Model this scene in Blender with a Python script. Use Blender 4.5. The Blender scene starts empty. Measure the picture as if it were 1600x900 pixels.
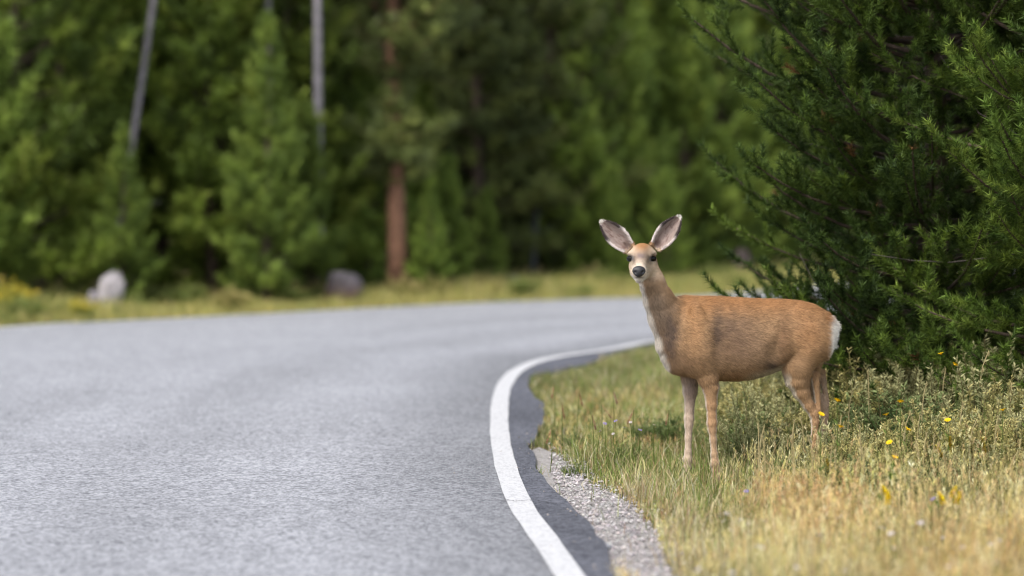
import bpy, math, random
import numpy as np
from mathutils import Vector
R = math.radians
rng = np.random.default_rng(7)
random.seed(7)
sc = bpy.context.scene
COL = sc.collection

# ------------------------------------------------------------------ camera, world, sun, exposure
F_PX = 85.0 / 36.0 * 1600.0            # focal length in photo pixels
CAM_H = 1.4375                         # eye height over the road
HORIZON = 290.0                        # photo row of the horizon
PITCH = math.atan((450.0 - HORIZON) / F_PX)
cam = bpy.data.cameras.new('camera'); cam.lens = 85.0; cam.sensor_width = 36.0
cam_o = bpy.data.objects.new('camera', cam); COL.objects.link(cam_o)
cam_o.location = (0, 0, CAM_H); cam_o.rotation_euler = (math.pi / 2 - PITCH, 0, 0)
cam.clip_start = 0.1; cam.clip_end = 3000
cam.dof.use_dof = True; cam.dof.focus_distance = 11.72; cam.dof.aperture_fstop = 1.05
sc.camera = cam_o

SUN_EL, SUN_AZ = R(52), R(215)         # soft, high, from behind the camera on its left
w = bpy.data.worlds.new('World'); sc.world = w; w.use_nodes = True
nt = w.node_tree; nt.nodes.clear()
sky = nt.nodes.new('ShaderNodeTexSky'); sky.sky_type = 'NISHITA'; sky.sun_disc = False
sky.sun_elevation = SUN_EL; sky.sun_rotation = SUN_AZ; sky.dust_density = 3.0; sky.air_density = 1.0
hs = nt.nodes.new('ShaderNodeHueSaturation'); hs.inputs['Saturation'].default_value = 0.55
bg = nt.nodes.new('ShaderNodeBackground'); bg.inputs['Strength'].default_value = 0.125
wo = nt.nodes.new('ShaderNodeOutputWorld')
nt.links.new(sky.outputs[0], hs.inputs['Color']); nt.links.new(hs.outputs[0], bg.inputs[0]); nt.links.new(bg.outputs[0], wo.inputs[0])
sl = bpy.data.lights.new('sun', 'SUN'); sl.energy = 1.5; sl.angle = R(22); sl.color = (1.0, 0.96, 0.90)
so = bpy.data.objects.new('sun', sl); COL.objects.link(so)
sd = Vector((math.sin(SUN_AZ) * math.cos(SUN_EL), math.cos(SUN_AZ) * math.cos(SUN_EL), math.sin(SUN_EL)))
so.rotation_euler = sd.to_track_quat('Z', 'Y').to_euler(); so.location = sd * 60
sc.view_settings.view_transform = 'Standard'; sc.view_settings.look = 'None'
sc.view_settings.gamma = 1.0; sc.view_settings.use_curve_mapping = False
sc.view_settings.exposure = 1.12
sc.cycles.filter_width = 1.15; sc.cycles.max_bounces = 6; sc.cycles.diffuse_bounces = 3; sc.cycles.transmission_bounces = 4

# ------------------------------------------------------------------ helpers
def ground(px, py, z=0.0):
    """photo pixel -> point on the horizontal plane at height z"""
    x = (px - 800.0) / F_PX; y = (450.0 - py) / F_PX
    d = np.array([x, math.cos(PITCH) + y * math.sin(PITCH), -math.sin(PITCH) + y * math.cos(PITCH)])
    t = (z - CAM_H) / d[2]
    return np.array([d[0] * t, d[1] * t, z])
def at(px, py, D):
    x = (px - 800.0) / F_PX; y = (450.0 - py) / F_PX
    d = np.array([x, math.cos(PITCH) + y * math.sin(PITCH), -math.sin(PITCH) + y * math.cos(PITCH)])
    d = d * (D / d[1])
    return np.array([d[0], D, CAM_H + d[2]])
def lin(r, g, b, k=1.0):
    f = lambda c: (c / 12.92 if c <= 0.04045 else ((c + 0.055) / 1.055) ** 2.4)
    return np.array([f(r / 255) * k, f(g / 255) * k, f(b / 255) * k])
def tag(o, label=None, cat=None, group=None, kind=None):
    if label: o['label'] = label
    if cat: o['category'] = cat
    if group: o['group'] = group
    if kind: o['kind'] = kind
    return o
def empty(name, loc=(0, 0, 0), rz=0.0, s=1.0):
    o = bpy.data.objects.new(name, None); COL.objects.link(o)
    o.location = loc; o.rotation_euler = (0, 0, rz); o.scale = (s, s, s); o.empty_display_size = 0.1
    return o
def mesh_np(name, V, tris=None, quads=None, mat=None, parent=None, col=None, smooth=False, obj=True):
    """fast mesh from numpy arrays; col is a per-vertex linear RGB"""
    me = bpy.data.meshes.new(name)
    V = np.asarray(V, np.float32).reshape(-1, 3)
    nt_ = 0 if tris is None else len(tris); nq = 0 if quads is None else len(quads)
    me.vertices.add(len(V)); me.vertices.foreach_set('co', V.ravel())
    loops = []
    if nt_: loops.append(np.asarray(tris, np.int32).ravel())
    if nq: loops.append(np.asarray(quads, np.int32).ravel())
    loops = np.concatenate(loops)
    me.loops.add(len(loops)); me.loops.foreach_set('vertex_index', loops)
    me.polygons.add(nt_ + nq)
    start = np.concatenate([np.arange(nt_) * 3, nt_ * 3 + np.arange(nq) * 4]).astype(np.int32)
    me.polygons.foreach_set('loop_start', start)
    me.polygons.foreach_set('use_smooth', np.full(nt_ + nq, smooth, dtype=bool))
    me.update(calc_edges=True)
    if col is not None:
        a = me.attributes.new('Col', 'FLOAT_COLOR', 'POINT')
        c = np.ones((len(V), 4), np.float32); c[:, :3] = np.clip(col, 0, 1)
        a.data.foreach_set('color', c.ravel())
    if mat: me.materials.append(mat)
    if not obj: return me
    o = bpy.data.objects.new(name, me); COL.objects.link(o)
    if parent: o.parent = parent
    return o
def link(name, me, parent=None):
    o = bpy.data.objects.new(name, me); COL.objects.link(o)
    if parent: o.parent = parent
    return o
class Acc:
    """collects geometry for one mesh"""
    def __init__(s): s.V = []; s.T = []; s.Q = []; s.C = []; s.n = 0
    def add(s, V, tris=None, quads=None, col=None):
        V = np.asarray(V, float).reshape(-1, 3)
        s.V.append(V)
        if tris is not None and len(tris): s.T.append(np.asarray(tris) + s.n)
        if quads is not None and len(quads): s.Q.append(np.asarray(quads) + s.n)
        c = np.zeros((len(V), 3)); c[:] = col if col is not None else 0.5
        s.C.append(c); s.n += len(V)
    def tube(s, P, r, sides=6, col=None, cap=True):
        P = np.asarray(P, float); n = len(P); r = np.broadcast_to(np.asarray(r, float), (n,))
        T = np.gradient(P, axis=0); T /= np.linalg.norm(T, axis=1)[:, None] + 1e-9
        ref = np.array([0, 0, 1.0]) if abs(T[0][2]) < 0.8 else np.array([1.0, 0, 0])
        A = np.cross(T, ref); A /= np.linalg.norm(A, axis=1)[:, None] + 1e-9
        B = np.cross(T, A)
        a = np.arange(sides) * 2 * math.pi / sides
        V = P[:, None] + r[:, None, None] * (A[:, None] * np.cos(a)[None, :, None] + B[:, None] * np.sin(a)[None, :, None])
        q = []
        for i in range(n - 1):
            for j in range(sides):
                k = (j + 1) % sides
                q.append((i * sides + j, i * sides + k, (i + 1) * sides + k, (i + 1) * sides + j))
        t = []
        Vf = V.reshape(-1, 3)
        if cap:
            Vf = np.vstack([Vf, P[-1:], P[:1]]); m = n * sides
            for j in range(sides):
                k = (j + 1) % sides
                t.append(((n - 1) * sides + j, (n - 1) * sides + k, m)); t.append((k, j, m + 1))
        cc = col
        s.add(Vf, t, q, cc)
    def build(s, name, mat, parent=None, smooth=False, obj=True):
        return mesh_np(name, np.vstack(s.V), np.vstack(s.T) if s.T else None, np.vstack(s.Q) if s.Q else None, mat, parent, np.vstack(s.C), smooth, obj)
def unit(v): return v / (np.linalg.norm(v, axis=-1, keepdims=True) + 1e-9)
def in_poly(x, y, poly):
    ins = np.zeros(len(x), bool); n = len(poly)
    for i in range(n):
        x0, y0 = poly[i]; x1, y1 = poly[(i + 1) % n]
        if y0 == y1: continue
        c = ((y0 > y) != (y1 > y)) & (x < (x1 - x0) * (y - y0) / (y1 - y0) + x0)
        ins ^= c
    return ins
def vnoise(x, y, s, seed=0):
    """smooth value noise on the ground"""
    r = np.random.default_rng(seed); G = r.random((64, 64))
    x = np.asarray(x) / s; y = np.asarray(y) / s
    i = np.floor(x).astype(int); j = np.floor(y).astype(int); u = x - i; v = y - j
    u = u * u * (3 - 2 * u); v = v * v * (3 - 2 * v)
    g = lambda a, b: G[a % 64, b % 64]
    return (g(i, j) * (1 - u) + g(i + 1, j) * u) * (1 - v) + (g(i, j + 1) * (1 - u) + g(i + 1, j + 1) * u) * v
def spline(pts, n):
    """Catmull-Rom through 2D/3D points, resampled to n even steps"""
    P = np.asarray(pts, float); P = np.vstack([2 * P[0] - P[1], P, 2 * P[-1] - P[-2]]); out = []
    for i in range(1, len(P) - 2):
        for t in np.linspace(0, 1, 24, endpoint=False):
            a, b, c, d = P[i - 1], P[i], P[i + 1], P[i + 2]
            out.append(0.5 * (2 * b + (c - a) * t + (2 * a - 5 * b + 4 * c - d) * t * t + (3 * b - a - 3 * c + d) * t ** 3))
    out.append(P[-2]); out = np.array(out)
    L = np.concatenate([[0], np.cumsum(np.linalg.norm(np.diff(out, axis=0), axis=1))])
    s = np.linspace(0, L[-1], n)
    return np.stack([np.interp(s, L, out[:, k]) for k in range(out.shape[1])], 1)

# ------------------------------------------------------------------ materials
def new_mat(name):
    m = bpy.data.materials.new(name); m.use_nodes = True
    t = m.node_tree; p = t.nodes['Principled BSDF']
    return m, t, p
def N(t, kind, **kw):
    n = t.nodes.new(kind)
    for k, v in kw.items(): setattr(n, k, v)
    return n
def col_mat(name, rough=0.8, noise=0.0, scale=40.0, trans=0.0, spec=0.3, objvar=0.0, bump=0.0, sheen=0.0):
    m, t, p = new_mat(name)
    a = N(t, 'ShaderNodeAttribute', attribute_name='Col'); c = a.outputs['Color']
    tc = N(t, 'ShaderNodeTexCoord')
    if noise:
        nz = N(t, 'ShaderNodeTexNoise'); nz.inputs['Scale'].default_value = scale; nz.inputs['Detail'].default_value = 4
        t.links.new(tc.outputs['Object'], nz.inputs['Vector'])
        mr = N(t, 'ShaderNodeMapRange'); mr.inputs[1].default_value = 0.3; mr.inputs[2].default_value = 0.7
        mr.inputs[3].default_value = 1 - noise; mr.inputs[4].default_value = 1 + noise
        t.links.new(nz.outputs[0], mr.inputs[0])
        mx = N(t, 'ShaderNodeVectorMath', operation='SCALE'); t.links.new(c, mx.inputs[0]); t.links.new(mr.outputs[0], mx.inputs['Scale']); c = mx.outputs[0]
        if bump:
            b = N(t, 'ShaderNodeBump'); b.inputs['Strength'].default_value = bump; b.inputs['Distance'].default_value = 0.02
            t.links.new(nz.outputs[0], b.inputs['Height']); t.links.new(b.outputs[0], p.inputs['Normal'])
    if objvar:
        oi = N(t, 'ShaderNodeObjectInfo')
        mr = N(t, 'ShaderNodeMapRange'); mr.inputs[3].default_value = 1 - objvar; mr.inputs[4].default_value = 1 + objvar
        t.links.new(oi.outputs['Random'], mr.inputs[0])
        mx = N(t, 'ShaderNodeVectorMath', operation='SCALE'); t.links.new(c, mx.inputs[0]); t.links.new(mr.outputs[0], mx.inputs['Scale']); c = mx.outputs[0]
    t.links.new(c, p.inputs['Base Color'])
    p.inputs['Roughness'].default_value = rough; p.inputs['Specular IOR Level'].default_value = spec
    if sheen: p.inputs['Sheen Weight'].default_value = sheen
    if trans:
        tr = N(t, 'ShaderNodeBsdfTranslucent'); t.links.new(c, tr.inputs[0])
        ms = N(t, 'ShaderNodeMixShader'); ms.inputs[0].default_value = trans
        out = t.nodes['Material Output']
        t.links.new(p.outputs[0], ms.inputs[1]); t.links.new(tr.outputs[0], ms.inputs[2]); t.links.new(ms.outputs[0], out.inputs[0])
    return m
M_NEEDLE = col_mat('pine_needles', 0.6, trans=0.25, spec=0.25, objvar=0.22)
M_BARK = col_mat('bark', 0.9, noise=0.35, scale=14, bump=0.6)
M_LEAF = col_mat('grass_blades', 0.7, trans=0.35, spec=0.2)
M_ROCK = col_mat('rock', 0.9, noise=0.3, scale=9, bump=0.8)
M_FUR = col_mat('deer_fur', 0.75, noise=0.10, scale=55, spec=0.15, sheen=0.15)
M_HAIR = col_mat('deer_hair', 0.65, spec=0.2, trans=0.15)
M_PETAL = col_mat('petals', 0.6, trans=0.3)

def asphalt(name, lo, hi, dark_amt, wear=False):
    m, t, p = new_mat(name); tc = N(t, 'ShaderNodeTexCoord')
    def noise(scale, detail=2, rough=0.5):
        n = N(t, 'ShaderNodeTexNoise'); n.inputs['Scale'].default_value = scale; n.inputs['Detail'].default_value = detail; n.inputs['Roughness'].default_value = rough
        t.links.new(tc.outputs['Object'], n.inputs['Vector']); return n
    vo = N(t, 'ShaderNodeTexVoronoi'); vo.inputs['Scale'].default_value = 75; t.links.new(tc.outputs['Object'], vo.inputs['Vector'])
    sep = N(t, 'ShaderNodeSeparateColor'); t.links.new(vo.outputs['Color'], sep.inputs[0])
    vo2 = N(t, 'ShaderNodeTexVoronoi'); vo2.inputs['Scale'].default_value = 33; t.links.new(tc.outputs['Object'], vo2.inputs['Vector'])
    sep2 = N(t, 'ShaderNodeSeparateColor'); t.links.new(vo2.outputs['Color'], sep2.inputs[0])
    ad = N(t, 'ShaderNodeMath', operation='MULTIPLY_ADD'); t.links.new(sep2.outputs[1], ad.inputs[0]); ad.inputs[1].default_value = 0.22; t.links.new(sep.outputs[0], ad.inputs[2])
    ramp = N(t, 'ShaderNodeValToRGB'); e = ramp.color_ramp.elements
    e[0].position = 0.15; e[0].color = (*lo, 1); e[1].position = 0.95 / 1.22; e[1].color = (*hi, 1)
    mul = N(t, 'ShaderNodeMath', operation='MULTIPLY'); mul.inputs[1].default_value = 1 / 1.22; t.links.new(ad.outputs[0], mul.inputs[0])
    t.links.new(mul.outputs[0], ramp.inputs[0])
    big = noise(0.55, 4, 0.6); mid = noise(6, 3)
    mr = N(t, 'ShaderNodeMapRange'); mr.inputs[1].default_value = 0.3; mr.inputs[2].default_value = 0.7; mr.inputs[3].default_value = 1 - dark_amt; mr.inputs[4].default_value = 1 + dark_amt
    t.links.new(big.outputs[0], mr.inputs[0])
    mr2 = N(t, 'ShaderNodeMapRange'); mr2.inputs[1].default_value = 0.3; mr2.inputs[2].default_value = 0.7; mr2.inputs[3].default_value = 0.92; mr2.inputs[4].default_value = 1.08
    t.links.new(mid.outputs[0], mr2.inputs[0])
    mm = N(t, 'ShaderNodeMath', operation='MULTIPLY'); t.links.new(mr.outputs[0], mm.inputs[0]); t.links.new(mr2.outputs[0], mm.inputs[1])
    sc_ = N(t, 'ShaderNodeVectorMath', operation='SCALE'); t.links.new(ramp.outputs[0], sc_.inputs[0]); t.links.new(mm.outputs[0], sc_.inputs['Scale'])
    cc = sc_.outputs[0]
    if wear:
        at_ = N(t, 'ShaderNodeAttribute', attribute_name='Col'); vm = N(t, 'ShaderNodeVectorMath', operation='MULTIPLY')
        t.links.new(cc, vm.inputs[0]); t.links.new(at_.outputs['Color'], vm.inputs[1]); cc = vm.outputs[0]
    t.links.new(cc, p.inputs['Base Color'])
    b = N(t, 'ShaderNodeBump'); b.inputs['Strength'].default_value = 0.35; b.inputs['Distance'].default_value = 0.006
    t.links.new(vo.outputs['Distance'], b.inputs['Height']); t.links.new(b.outputs[0], p.inputs['Normal'])
    p.inputs['Roughness'].default_value = 0.8; p.inputs['Specular IOR Level'].default_value = 0.35
    return m
RC = ((0.135, 0.140, 0.154), (0.375, 0.381, 0.405), 0.07)
M_ROAD = asphalt('worn_asphalt', *RC); M_WEAR = asphalt('worn_asphalt_tracks', *RC, True)
M_STRIP = asphalt('dark_asphalt', (0.04, 0.042, 0.054), (0.12, 0.124, 0.145), 0.25)
def paint_mat():
    m, t, p = new_mat('white_paint'); tc = N(t, 'ShaderNodeTexCoord')
    n = N(t, 'ShaderNodeTexNoise'); n.inputs['Scale'].default_value = 60; n.inputs['Detail'].default_value = 5; n.inputs['Roughness'].default_value = 0.75
    t.links.new(tc.outputs['Object'], n.inputs['Vector'])
    r = N(t, 'ShaderNodeValToRGB'); e = r.color_ramp.elements
    e[0].position = 0.36; e[0].color = (0.26, 0.26, 0.28, 1); e[1].position = 0.50; e[1].color = (0.52, 0.52, 0.525, 1)
    t.links.new(n.outputs[0], r.inputs[0]); t.links.new(r.outputs[0], p.inputs['Base Color'])
    b = N(t, 'ShaderNodeBump'); b.inputs['Strength'].default_value = 0.3; b.inputs['Distance'].default_value = 0.004
    t.links.new(n.outputs[0], b.inputs['Height']); t.links.new(b.outputs[0], p.inputs['Normal'])
    p.inputs['Roughness'].default_value = 0.7
    return m
M_PAINT = paint_mat()
def soil_mat(name, c0, c1, c2, scale):
    m, t, p = new_mat(name); tc = N(t, 'ShaderNodeTexCoord')
    n = N(t, 'ShaderNodeTexNoise'); n.inputs['Scale'].default_value = scale; n.inputs['Detail'].default_value = 8; n.inputs['Roughness'].default_value = 0.65
    t.links.new(tc.outputs['Object'], n.inputs['Vector'])
    r = N(t, 'ShaderNodeValToRGB'); e = r.color_ramp.elements
    e[0].position = 0.3; e[0].color = (*c0, 1); e[1].position = 0.7; e[1].color = (*c2, 1); k = e.new(0.5); k.color = (*c1, 1)
    t.links.new(n.outputs[0], r.inputs[0]); t.links.new(r.outputs[0], p.inputs['Base Color'])
    b = N(t, 'ShaderNodeBump'); b.inputs['Strength'].default_value = 0.6; b.inputs['Distance'].default_value = 0.03
    t.links.new(n.outputs[0], b.inputs['Height']); t.links.new(b.outputs[0], p.inputs['Normal'])
    p.inputs['Roughness'].default_value = 0.95; p.inputs['Specular IOR Level'].default_value = 0.1
    return m
M_SOIL = soil_mat('soil', (0.07, 0.058, 0.03), (0.14, 0.118, 0.058), (0.22, 0.185, 0.10), 3.0)
M_GRIT = soil_mat('grit', (0.18, 0.165, 0.155), (0.31, 0.295, 0.285), (0.44, 0.42, 0.41), 45.0)

# ------------------------------------------------------------------ road and ground
G2 = lambda px, py: ground(px, py)[:2]
line_px = [(889, 900), (855, 850), (819, 800), (800, 760), (788, 720), (782, 690), (780, 650), (783, 620), (790, 600), (807, 581), (836, 567), (872, 558.5), (905, 553.5), (935, 549.5), (962, 545), (987, 540), (1010, 535.5)]
line_c = [(2.7, -22), (1.55, -8), (0.80, 2.0)] + [tuple(G2(*p)) for p in line_px] + [(1.95, 23.4), (3.2, 24.6), (5.5, 26.6), (9, 29.6), (14, 34), (25, 44), (60, 74)]
edge_px = [(971, 900), (931, 850), (891, 800), (868, 760), (845, 720), (836, 692), (846, 652), (834, 622), (830, 602), (838, 586), (868, 579), (905, 570), (935, 561), (962, 552), (990, 545), (1012, 539)]
edge_c = [(3.35, -22), (2.2, -8), (1.3, 2.0)] + [tuple(G2(*p)) for p in edge_px] + [(2.05, 22.9), (3.4, 24.0), (5.8, 26.0), (9.3, 29.0), (14.3, 33.4), (25.4, 43.4), (60.5, 73.4)]
outer_px = [(0, 511), (150, 503), (300, 495.5), (450, 488), (600, 480), (750, 473), (950, 466), (1080, 463), (1200, 454)]
outer_c = [(-9.5, -22), (-9.9, 0), (-9.6, 10), (-8.3, 18)] + [tuple(G2(*p)) for p in outer_px] + [(6, 37.5), (10, 43), (16, 50), (26, 61), (62, 96)]
LINE = spline(line_c, 700); EDGE = spline(edge_c, 900); OUTER = spline(outer_c, 500)
# ragged broken asphalt edge
nrm = np.gradient(EDGE, axis=0); nrm = unit(np.stack([nrm[:, 1], -nrm[:, 0]], 1))
ii = np.arange(len(EDGE))
rag = (vnoise(ii, ii * 0, 9, 1) - 0.5) * 0.10 + (vnoise(ii, ii * 0, 2.5, 2) - 0.5) * 0.05
EDGE_R = EDGE + nrm * rag[:, None]
ROADPOLY = np.vstack([EDGE_R, OUTER[::-1]])
def poly_sheet(name, poly, z, mat, parent=None, skirt=0.0):
    import bmesh
    bm = bmesh.new()
    vs = [bm.verts.new((p[0], p[1], z)) for p in poly]
    f = bm.faces.new(vs); f.normal_update()
    if f.normal.z < 0: f.normal_flip()
    if skirt:
        lo = [bm.verts.new((p[0], p[1], z - skirt)) for p in poly]
        for i in range(len(vs)):
            j = (i + 1) % len(vs); bm.faces.new((vs[i], vs[j], lo[j], lo[i]))
    bmesh.ops.triangulate(bm, faces=[f])
    me = bpy.data.meshes.new(name); bm.to_mesh(me); bm.free(); me.materials.append(mat)
    return link(name, me, parent)
def strip(name, A, B, z, mat, parent):
    n = len(A); V = np.zeros((2 * n, 3)); V[:n, :2] = A; V[n:, :2] = B; V[:, 2] = z
    q = [(i, i + 1, n + i + 1, n + i) for i in range(n - 1)]
    o = mesh_np(name, V, None, q, mat, parent)
    return o
ROAD = poly_sheet('road', ROADPOLY, 0.0, M_ROAD, None, 0.06)
tag(ROAD, 'pale grey worn asphalt road bending right past the deer', kind='structure')
def offset(C, d):
    t = np.gradient(C, axis=0); n = unit(np.stack([t[:, 1], -t[:, 0]], 1)); d = np.asarray(d)
    return C + n * (d[:, None] if d.ndim else d)
k = np.arange(700)
Lr = offset(LINE, 0.056 + (vnoise(k, k * 0, 2, 5) - 0.5) * 0.006)
Ll = offset(LINE, -0.056 + (vnoise(k, k * 0, 2, 6) - 0.5) * 0.006)
# darker strip between the line and the broken edge
E2 = spline(EDGE_R, 700)
def nearest(A, B):
    return np.array([B[np.argmin(((B - a) ** 2).sum(1))] for a in A])
# wheel tracks: the lane beside the line, darkened where tyres and drips have worn it
offs = np.array([0.0, 0.12, 0.3, 0.55, 0.8, 1.05, 1.35, 1.7, 2.0, 2.3, 2.6, 2.9, 3.3, 3.8]); tone = np.array([0.66, 0.66, 0.70, 0.80, 0.93, 1.0, 0.97, 0.90, 0.92, 1.0, 1.0, 0.93, 0.97, 1.0])
LW = LINE[60:640]; LW = np.stack([offset(LW, -d_) for d_ in offs], 1); ks = np.arange(580)
tv = tone[None] * (1 + (tone[None] < 0.99) * (vnoise(np.repeat(ks[:, None], 14, 1), np.repeat(np.arange(14)[None], 580, 0) * 3.0, 9, 71) - 0.5) * 0.22)
tv[:, -1] = 1; tv[0] = 1; tv[-1] = 1
I_ = np.arange(580 * 14).reshape(580, 14)
mesh_np('wheel_tracks', np.concatenate([LW, np.full((580, 14, 1), 0.002)], 2), None, np.stack([I_[:-1, :-1], I_[:-1, 1:], I_[1:, 1:], I_[1:, :-1]], -1).reshape(-1, 4), M_WEAR, ROAD, np.repeat(tv.reshape(-1, 1), 3, 1))
strip('edge_strip', offset(LINE, 0.035), nearest(LINE, EDGE_R) - 0.0, 0.004, M_STRIP, ROAD)
ln = strip('edge_line', Ll, Lr, 0.008, M_PAINT, ROAD); tag(ln, 'white painted edge line curving beside the grass verge')
ko = offset(OUTER, -0.0)
l2 = strip('edge_line', offset(OUTER, 0.20), offset(OUTER, 0.31), 0.006, M_PAINT, ROAD); tag(l2, 'faint white edge line along the forest side')

m_crk, t_, p_ = new_mat('crack'); p_.inputs['Base Color'].default_value = (0.03, 0.03, 0.033, 1); p_.inputs['Roughness'].default_value = 0.95
def crack(pts, wd):
    P = spline([G2(*p) for p in pts], 40); P = P + (rng.random((40, 2)) - 0.5) * 0.022; w2 = wd * (0.4 + 0.6 * rng.random(40))
    strip('crack', offset(P, -w2), offset(P, w2), 0.0105, m_crk, ROAD)
crack([(786, 783), (805, 786), (835, 785), (868, 790)], 0.004)
def gz(x, y):
    """verge height: a few centimetres below the asphalt, gently uneven"""
    return -0.035 + (vnoise(x, y, 1.7, 11) - 0.5) * 0.03
# ground sheet, out to the horizon, finer near the camera
xs = np.concatenate([np.linspace(-900, -30, 12), np.linspace(-28, -9, 14), np.linspace(-8, 9, 69), np.linspace(10, 28, 14), np.linspace(30, 900, 12)])
ys = np.concatenate([np.linspace(-300, -10, 10), np.linspace(-8, 30, 153), np.linspace(31, 70, 40), np.linspace(75, 1500, 24)])
X, Y = np.meshgrid(xs, ys, indexing='ij'); Z = gz(X, Y)
V = np.stack([X, Y, Z], -1).reshape(-1, 3); nx, ny = X.shape
I = np.arange(nx * ny).reshape(nx, ny)
Q = np.stack([I[:-1, :-1], I[1:, :-1], I[1:, 1:], I[:-1, 1:]], -1).reshape(-1, 4)
GR = mesh_np('ground', V, None, Q, M_SOIL, None, None, True)
tag(GR, 'brown soil under the verge grass and forest floor', kind='structure')

# gravel shoulder
gravel_px = [(960, 900), (920, 850), (880, 800), (858, 760), (836, 722), (828, 700), (842, 694), (862, 702), (900, 730), (925, 755), (962, 768), (990, 785), (1005, 805), (1030, 830), (1040, 865), (1052, 900)]
GRAVEL = np.array([(1.15, 3.0), (0.9, 6)] + [tuple(G2(*p)) for p in gravel_px] + [(0.80, 8.0), (1.3, 5.5), (1.9, 3.0)])
gsh = poly_sheet('gravel_shoulder', GRAVEL, -0.017, M_GRIT); tag(gsh, 'strip of pale grey gravel between asphalt edge and grass', kind='structure')

# ------------------------------------------------------------------ stones, grass
def stones(name, P, size, cols, mat, seed=0):
    r = np.random.default_rng(seed); n = len(P)
    base = np.array([[1, 0, 0], [-1, 0, 0], [0, 1, 0], [0, -1, 0], [0, 0, 1], [0, 0, -1.0]])
    F = np.array([(0, 2, 4), (2, 1, 4), (1, 3, 4), (3, 0, 4), (2, 0, 5), (1, 2, 5), (3, 1, 5), (0, 3, 5)])
    a = r.random(n) * 6.28
    B = base[None] * (0.7 + 0.6 * r.random((n, 6, 1))) + (r.random((n, 6, 3)) - 0.5) * 0.5
    B = B * (size[:, None, None] * np.array([1, 0.8, 0.6]))
    ca, sa = np.cos(a)[:, None], np.sin(a)[:, None]
    Bx = B[..., 0] * ca - B[..., 1] * sa; By = B[..., 0] * sa + B[..., 1] * ca
    V = np.stack([Bx, By, B[..., 2]], -1) + P[:, None]
    T = (F[None] + (np.arange(n) * 6)[:, None, None]).reshape(-1, 3)
    return mesh_np(name, V.reshape(-1, 3), T, None, mat, None, np.repeat(cols, 6, 0))
def scatter(n, x0, x1, y0, y1, test):
    x = x0 + rng.random(n) * (x1 - x0); y = y0 + rng.random(n) * (y1 - y0); k_ = test(x, y)
    return x[k_], y[k_]
gx, gy = scatter(60000, 0.2, 2.0, 5.0, 15, lambda x, y: in_poly(x, y, GRAVEL) | (in_poly(x, y, GRAVEL + [0.07, 0.05]) & (rng.random(len(x)) < 0.4)) | (in_poly(x, y, GRAVEL + [0.10, 0.30]) & (rng.random(len(x)) < 0.18)))
kk = ~in_poly(gx, gy, ROADPOLY); gx, gy = gx[kk], gy[kk]
sz = 0.0035 + 0.009 * rng.random(len(gx)) ** 2.2
gc = np.outer(0.65 + 0.8 * rng.random(len(gx)), lin(160, 155, 154)) * (1 + 0.1 * (rng.random((len(gx), 3)) - 0.5))
gv = stones('gravel', np.stack([gx, gy, np.full(len(gx), -0.010) + rng.random(len(gx)) * 0.006], 1), sz, gc * 0.9, M_ROCK, 3)
tag(gv, 'loose pale grey gravel stones along the road edge', 'gravel', kind='stuff')

sx, sy = scatter(9000, -0.4, 1.6, 7.5, 20, lambda x, y: in_poly(x, y, ROADPOLY)); de = np.sqrt(((np.stack([sx, sy], 1)[:, None] - EDGE_R[None, ::6]) ** 2).sum(2)).min(1)
kk = rng.random(len(sx)) < np.exp(-de / 0.10) * 0.5; sx, sy = sx[kk], sy[kk]
st_ = stones('loose_grit', np.stack([sx, sy, np.full(len(sx), 0.007)], 1), 0.003 + 0.006 * rng.random(len(sx)) ** 2, np.outer(0.5 + 0.8 * rng.random(len(sx)), lin(150, 144, 140)), M_ROCK, 8)
tag(st_, 'loose grit scattered on the broken asphalt edge', 'grit', kind='stuff')
def blades(acc, x, y, h, wd, c0, c1, bend=0.4, z=None):
    """curved grass blades: two segments, five vertices each"""
    n = len(x); z = gz(x, y) if z is None else z
    a = rng.random(n) * 6.283; d = np.stack([np.cos(a), np.sin(a), np.zeros(n)], 1)
    wa = rng.random(n) * 6.283; wv = np.stack([np.cos(wa), np.sin(wa), np.zeros(n)], 1) * (wd / 2)[:, None]
    b = (rng.random(n) * bend * h)
    P0 = np.stack([x, y, z], 1); up = np.array([0, 0, 1.0])
    P1 = P0 + up * (h * 0.55)[:, None] + d * (b * 0.3)[:, None]; P2 = P0 + up * (h * (1 - 0.25 * bend * rng.random(n)))[:, None] + d * b[:, None]
    V = np.stack([P0 - wv, P0 + wv, P1 - wv * 0.75, P1 + wv * 0.75, P2], 1).reshape(-1, 3)
    o = (np.arange(n) * 5)[:, None]
    T = np.concatenate([o + np.array([0, 1, 3]), o + np.array([0, 3, 2]), o + np.array([2, 3, 4])])
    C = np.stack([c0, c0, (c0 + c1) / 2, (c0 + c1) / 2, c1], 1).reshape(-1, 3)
    acc.add(V, T, None, C)
    return P2
def tufts(acc, P, n, ln, wd, col, spread=0.8):
    """seed heads: n little slivers round the top of a stalk"""
    m = len(P); Pn = np.repeat(P, n, 0); c = np.repeat(col, n, 0) * (0.8 + 0.4 * rng.random((m * n, 1)))
    d = rng.normal(size=(m * n, 3)); d = unit(d * spread + np.array([0, 0, 1.0]))
    L = np.repeat(ln, n) * (0.5 + 0.5 * rng.random(m * n))
    s = unit(rng.normal(size=(m * n, 3))) * (wd * (0.6 + 0.8 * rng.random(m * n)))[:, None]
    B = Pn - np.array([0, 0, 1.0]) * (np.repeat(ln, n) * 1.6 * rng.random(m * n))[:, None]
    V = np.stack([B, B + d * (L * 0.5)[:, None] + s, B + d * L[:, None], B + d * (L * 0.5)[:, None] - s], 1).reshape(-1, 3)
    o = (np.arange(m * n) * 4)[:, None]
    acc.add(V, None, o + np.array([0, 1, 2, 3]), np.repeat(c, 4, 0))
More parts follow.
